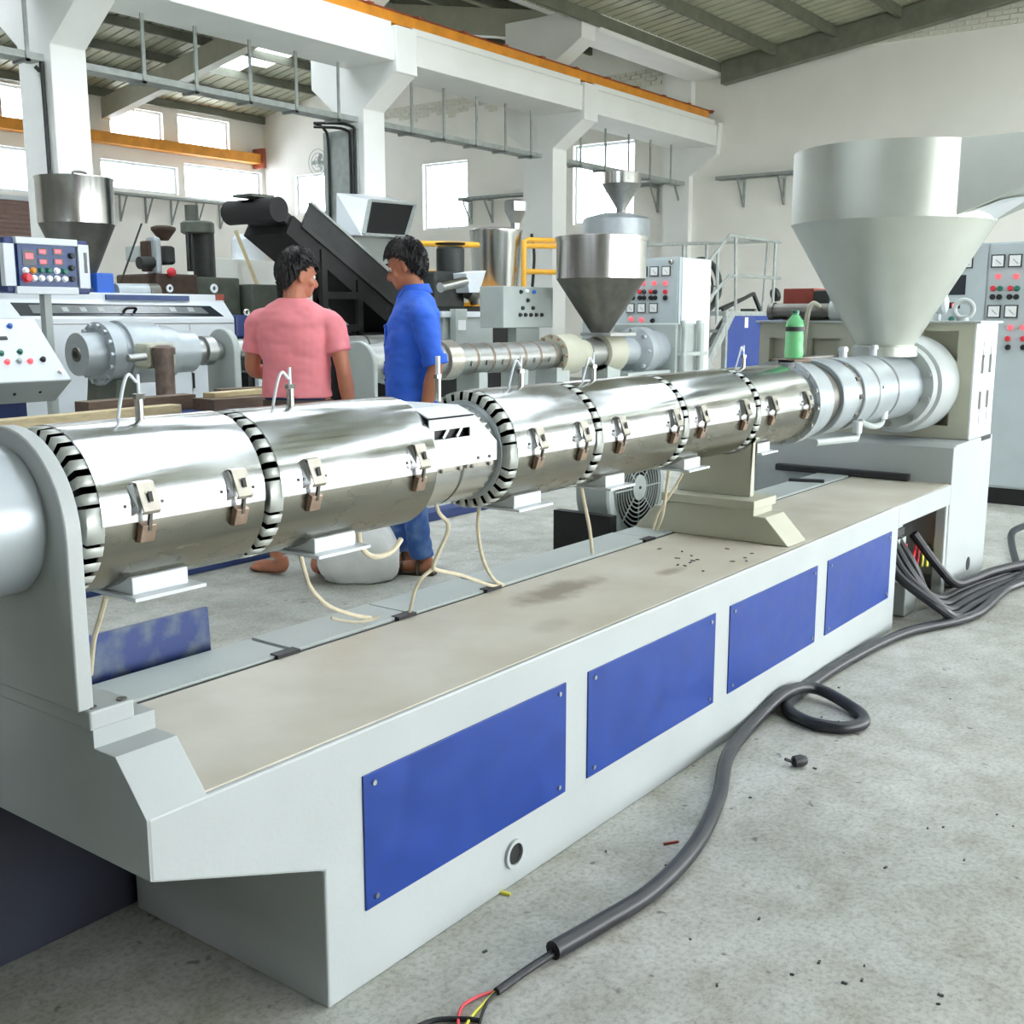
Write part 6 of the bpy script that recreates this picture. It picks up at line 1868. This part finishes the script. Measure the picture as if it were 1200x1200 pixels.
# green plastic bottle standing on the barrel flange
bxp = 4.285
m_ = MB(); zb_ = AZ + 0.158
t = thing('bottle', 'green plastic drink bottle standing on top of the barrel flange', 'bottle', (bxp, AY, zb_ + 0.012))
tag(MB().box(bxp - 0.12, AY - 0.055, zb_ - 0.002, bxp + 0.05, AY + 0.055, zb_ + 0.012).build('flange_board', 'wood_dark', None, 0, 0.002), 'thin wooden board lying on the barrel flange under the bottle', 'board')
zb_ += 0.0125
BS = 0.84
pr = [(0, 0.03), (0.004, 0.036), (0.03, 0.039), (0.06, 0.035), (0.09, 0.038), (0.115, 0.036), (0.13, 0.037), (0.155, 0.037), (0.175, 0.034), (0.20, 0.018), (0.205, 0.0135), (0.215, 0.0135)]
pr = [(a * BS, b) for a, b in pr]
m_.lathe(pr, (bxp, AY, zb_), (0, 0, 1), 28); m_.build('bottle_body', 'pet_green', t)
m_ = MB(); m_.lathe([(0.128 * BS, 0.0378), (0.150 * BS, 0.0382)], (bxp, AY, zb_), (0, 0, 1), 28); m_.build('label_band', 'dark_machine', t)
m_ = MB(); m_.lathe([(0.212 * BS, 0.015), (0.226 * BS, 0.015), (0.228 * BS, 0.012)], (bxp, AY, zb_), (0, 0, 1), 20); m_.build('cap', 'green_btn', t)

# thermocouple cables between barrel and bed
def cable(pts, r_, mt, label, ends=True):
    m_ = MB(); m_.tube(pts, r_, 8, 6)
    return tag(m_.build('heater_cable', mt), label, 'cable')
yc = 1.86
def cb(name_label, q, r_=0.0055):
    pts = [P(a, b, y=y_) for a, b, y_ in q]
    return cable(pts, r_, 'cable_beige', name_label)
cb('beige heater cable hanging beside the first support plate', [(124, 700, 1.78), (118, 722, 1.82), (110, 750, 1.9), (106, 790, 1.98)])
c1 = cb('beige heater cable with blue sleeve drooping from the second cover', [(352, 650, 1.86), (358, 672, 1.88), (365, 690, 1.9), (385, 710, 1.93), (415, 721, 1.95), (434, 724, 1.96)])
cb('loose beige cable end lying on the cover plates', [(388, 724, 1.99), (400, 727, 1.99), (420, 729, 1.98), (436, 726, 1.97), (445, 722, 1.96)], 0.004)
cb('beige cable looping below the second cover near the sack', [(420, 620, 1.86), (423, 640, 1.86), (437, 652, 1.86), (458, 647, 1.87), (470, 632, 1.88)], 0.007)
cb('beige cable with black plug running down beside the jeans', [(508, 578, 1.8), (514, 600, 1.82), (524, 612, 1.84), (524, 625, 1.86), (515, 645, 1.88), (508, 662, 1.9), (512, 668, 1.92), (540, 674, 1.95), (575, 686, 1.965), (588, 686, 1.965)])
cb('beige cable arching from the sandals to the plate slot', [(508, 666, 1.92), (494, 678, 1.93), (487, 690, 1.95), (483, 705, 1.96), (480, 717, 1.97)], 0.005)
cb('beige heater cable from the third cover into the bed slot', [(562, 592, 1.83), (560, 620, 1.86), (566, 655, 1.92), (578, 678, 1.96), (590, 686, 1.965)])
cb('beige heater cable with blue sleeve below the fourth cover', [(681, 570, 1.83), (685, 590, 1.86), (691, 620, 1.92), (694, 648, 1.965)], 0.006)
cb('beige heater cable beside the middle support', [(785, 545, 1.83), (780, 580, 1.88), (776, 605, 1.93), (770, 620, 1.965)], 0.006)
cb('second beige cable crossing beside the middle support', [(800, 555, 1.83), (785, 580, 1.88), (772, 600, 1.92), (765, 620, 1.965)], 0.005)

# black corrugated hose snaking along the bed on the floor
def fl(px, py, z_=0.022): return P(px, py, z=z_)
hp_ = [(648, 1114), (700, 1084), (765, 1043), (815, 990), (842, 935), (853, 885), (872, 848), (908, 822), (955, 813), (1000, 830), (1012, 846), (985, 853), (945, 845), (922, 828)]
pts = [fl(*q) for q in hp_]
for i, p in enumerate(pts):
    if i in (7,): p.z += 0.035
    if i in (8, ): p.z += 0.02
hp2 = [(928, 806), (975, 772), (1040, 738), (1100, 716), (1160, 692), (1215, 655)]
pts += [fl(*q) for q in hp2]
for p in pts: p.y = min(p.y, 1.452 if p.x < 4.5 else 1.452 - 0.21 * min(1, (p.x - 4.5) / 0.5))
t = thing('corrugated_hose', 'black corrugated hose snaking over the floor along the extruder bed', 'hose', (pts[4].x, pts[4].y, 0))
m_ = MB(); m_.tube(pts, 0.021, 12, 10); m_.build('hose_body', 'hose', t)
d = (pts[0] - pts[1]).normalized()
m_ = MB(); m_.cyl(pts[0] + d * 0.0005, pts[0] + d * 0.002, 0.0175, n=14); m_.build('open_end', 'black', t)
m_ = MB(); m_.tube([pts[0] + Vector((0, 0, -0.006)), fl(620, 1135, 0.012), fl(582, 1162, 0.010)], 0.0085, 10, 5); m_.build('inner_cable', 'rubber', t)
for mt, q in (('wire_red', [(583, 1161), (560, 1168), (540, 1182), (536, 1215)]), ('wire_yellow', [(580, 1163), (565, 1178), (550, 1195), (540, 1215)]), ('black', [(582, 1163), (572, 1172), (563, 1195), (560, 1215)])):
    m_ = MB(); m_.tube([fl(a, b, 0.006) for a, b in q], 0.0034, 8, 5); m_.build('core_wire', mt, t)
m_ = MB(); m_.tube([fl(440, 1230, 0.006), fl(500, 1198, 0.006), fl(540, 1194, 0.006), fl(563, 1196, 0.008)], 0.005, 8, 5)
tag(m_.build('loose_wire', 'black'), 'thin black wire lying across the bare red and yellow cores', 'wire')
# bundle of thick black cables leaving the cable bay
labs = ['lowest thick black cable of the bundle leaving the open cable bay', 'second black cable of the bundle beside the lowest one at the bay', 'third black cable of the bundle leaving the open cable bay', 'uppermost thin-bent black cable of the bundle beside the grey bay block']
for k in range(4):
    yk = 1.43 - 0.047 * (3 - k)
    q = [Vector((4.86 + 0.06 * k, 1.58, 0.34)), Vector((4.83 + 0.075 * k, 1.50, 0.22)), Vector((4.87 + 0.085 * k, yk + 0.03, 0.09)), Vector((5.02 + 0.09 * k, yk, 0.03)), Vector((5.3 + 0.06 * k, yk - 0.01, 0.0215)), Vector((5.75, yk - 0.05, 0.0215)), Vector((6.2, yk - 0.16, 0.0215)), Vector((6.9, yk - 0.42, 0.0215)), Vector((7.6, yk - 0.75, 0.0215))]
    m_ = MB(); m_.tube(q, 0.021, 10, 6); tag(m_.build('power_cable', 'hose'), labs[k], 'cable', 'power cables from the bay')
m_ = MB(); m_.tube([(5.22, 1.56, 0.34), (5.28, 1.47, 0.2), (5.40, 1.41, 0.09), (5.60, 1.385, 0.068), (5.9, 1.34, 0.066), (6.3, 1.2, 0.066), (6.9, 0.92, 0.066)], 0.022, 10, 6)
tag(m_.build('power_cable', 'rubber'), 'thickest black sleeve running from the bay past the pedestal corner', 'cable')
m_ = MB(); m_.tube([fl(1195, 672, 0.03), fl(1186, 640, 0.05), fl(1188, 622, 0.08), fl(1215, 612, 0.06)], 0.02, 10, 6)
tag(m_.build('power_cable', 'hose'), 'grey cable loop standing on the floor beside the control cabinet', 'cable')
for k, mt in enumerate(('red', 'red', 'wire_yellow', 'wire_yellow', 'black', 'black')):
    m_ = MB(); m_.tube([P(1075 + 4 * k, 632, y=1.60), P(1072 + 5 * k, 645, y=1.55), P(1068 + 6 * k, 664, y=1.53)], 0.007, 8, 4)
    tag(m_.build('core_wire', mt), ['first red wire end hanging from the terminal blocks in the cable bay', 'second red wire end beside the first one in the cable bay', 'yellow wire end next to the red ones in the cable bay', 'yellow wire end next to the black ones in the cable bay', 'black wire end beside the yellow one in the cable bay', 'outermost black wire end near the jamb of the cable bay'][k], 'wire', 'wires in the cable bay')
# small litter on the floor
c = fl(935, 898, 0.0)
t = thing('cable_plug', 'small black plug lying on the concrete floor beyond the hose coil', 'plug', (c.x, c.y, 0))
m_ = MB(); m_.lathe([(0, 0.010), (0.005, 0.017), (0.03, 0.019), (0.045, 0.014), (0.05, 0.006)], (c.x - 0.02, c.y + 0.01, 0.019), (0.8, -0.6, 0), 12); m_.build('plug_body', 'rubber', t)
m_ = MB(); m_.cyl((c.x - 0.02, c.y + 0.01, 0.019), (c.x - 0.04, c.y + 0.025, 0.03), 0.005, n=8); m_.build('plug_pin', 'black', t)
random.seed(3)
bits = []
for k in range(30):
    px = random.uniform(560, 1190); py = random.uniform(780, 1180)
    if (px - 383) * (-0.6875) + 1190 > py: continue
    bits.append((px, py))
m_ = MB()
for px, py in bits:
    q = fl(px, py, 0.002); s_ = random.uniform(0.002, 0.006)
    m_.obox(q, (s_ * 2, s_, 0.003), Matrix.Rotation(random.uniform(0, 3), 3, 'Z'))
tag(m_.build('floor_litter', 'dark_machine', None, 0), 'scattered dark crumbs of litter on the concrete floor', 'litter', kind='stuff')
m_ = MB()
for k in range(18):
    px = random.uniform(770, 900); py = random.uniform(640, 690)
    q = P(px, py, z=T + 0.002)
    if q.y > 1.5 and q.y < 1.94: m_.obox(q, (random.uniform(0.008, 0.02), 0.006, 0.002), Matrix.Rotation(random.uniform(0, 3), 3, 'Z'))
tag(m_.build('bed_litter', 'dark_machine', None, 0), 'small dark flakes lying on the bed beside the middle support', 'litter', kind='stuff')
m_ = MB(); m_.bar(fl(582, 1044, 0.004), fl(598, 1048, 0.004), 0.008, 0.006); tag(m_.build('wire_scrap', 'wire_yellow', None, 0), 'tiny yellow wire scrap lying against the foot of the bed', 'scrap')
m_ = MB(); m_.bar(fl(778, 989, 0.003), fl(795, 986, 0.003), 0.006, 0.005); tag(m_.build('wire_scrap', 'red_box', None, 0), 'tiny brown scrap lying on the floor beside the hose', 'scrap')
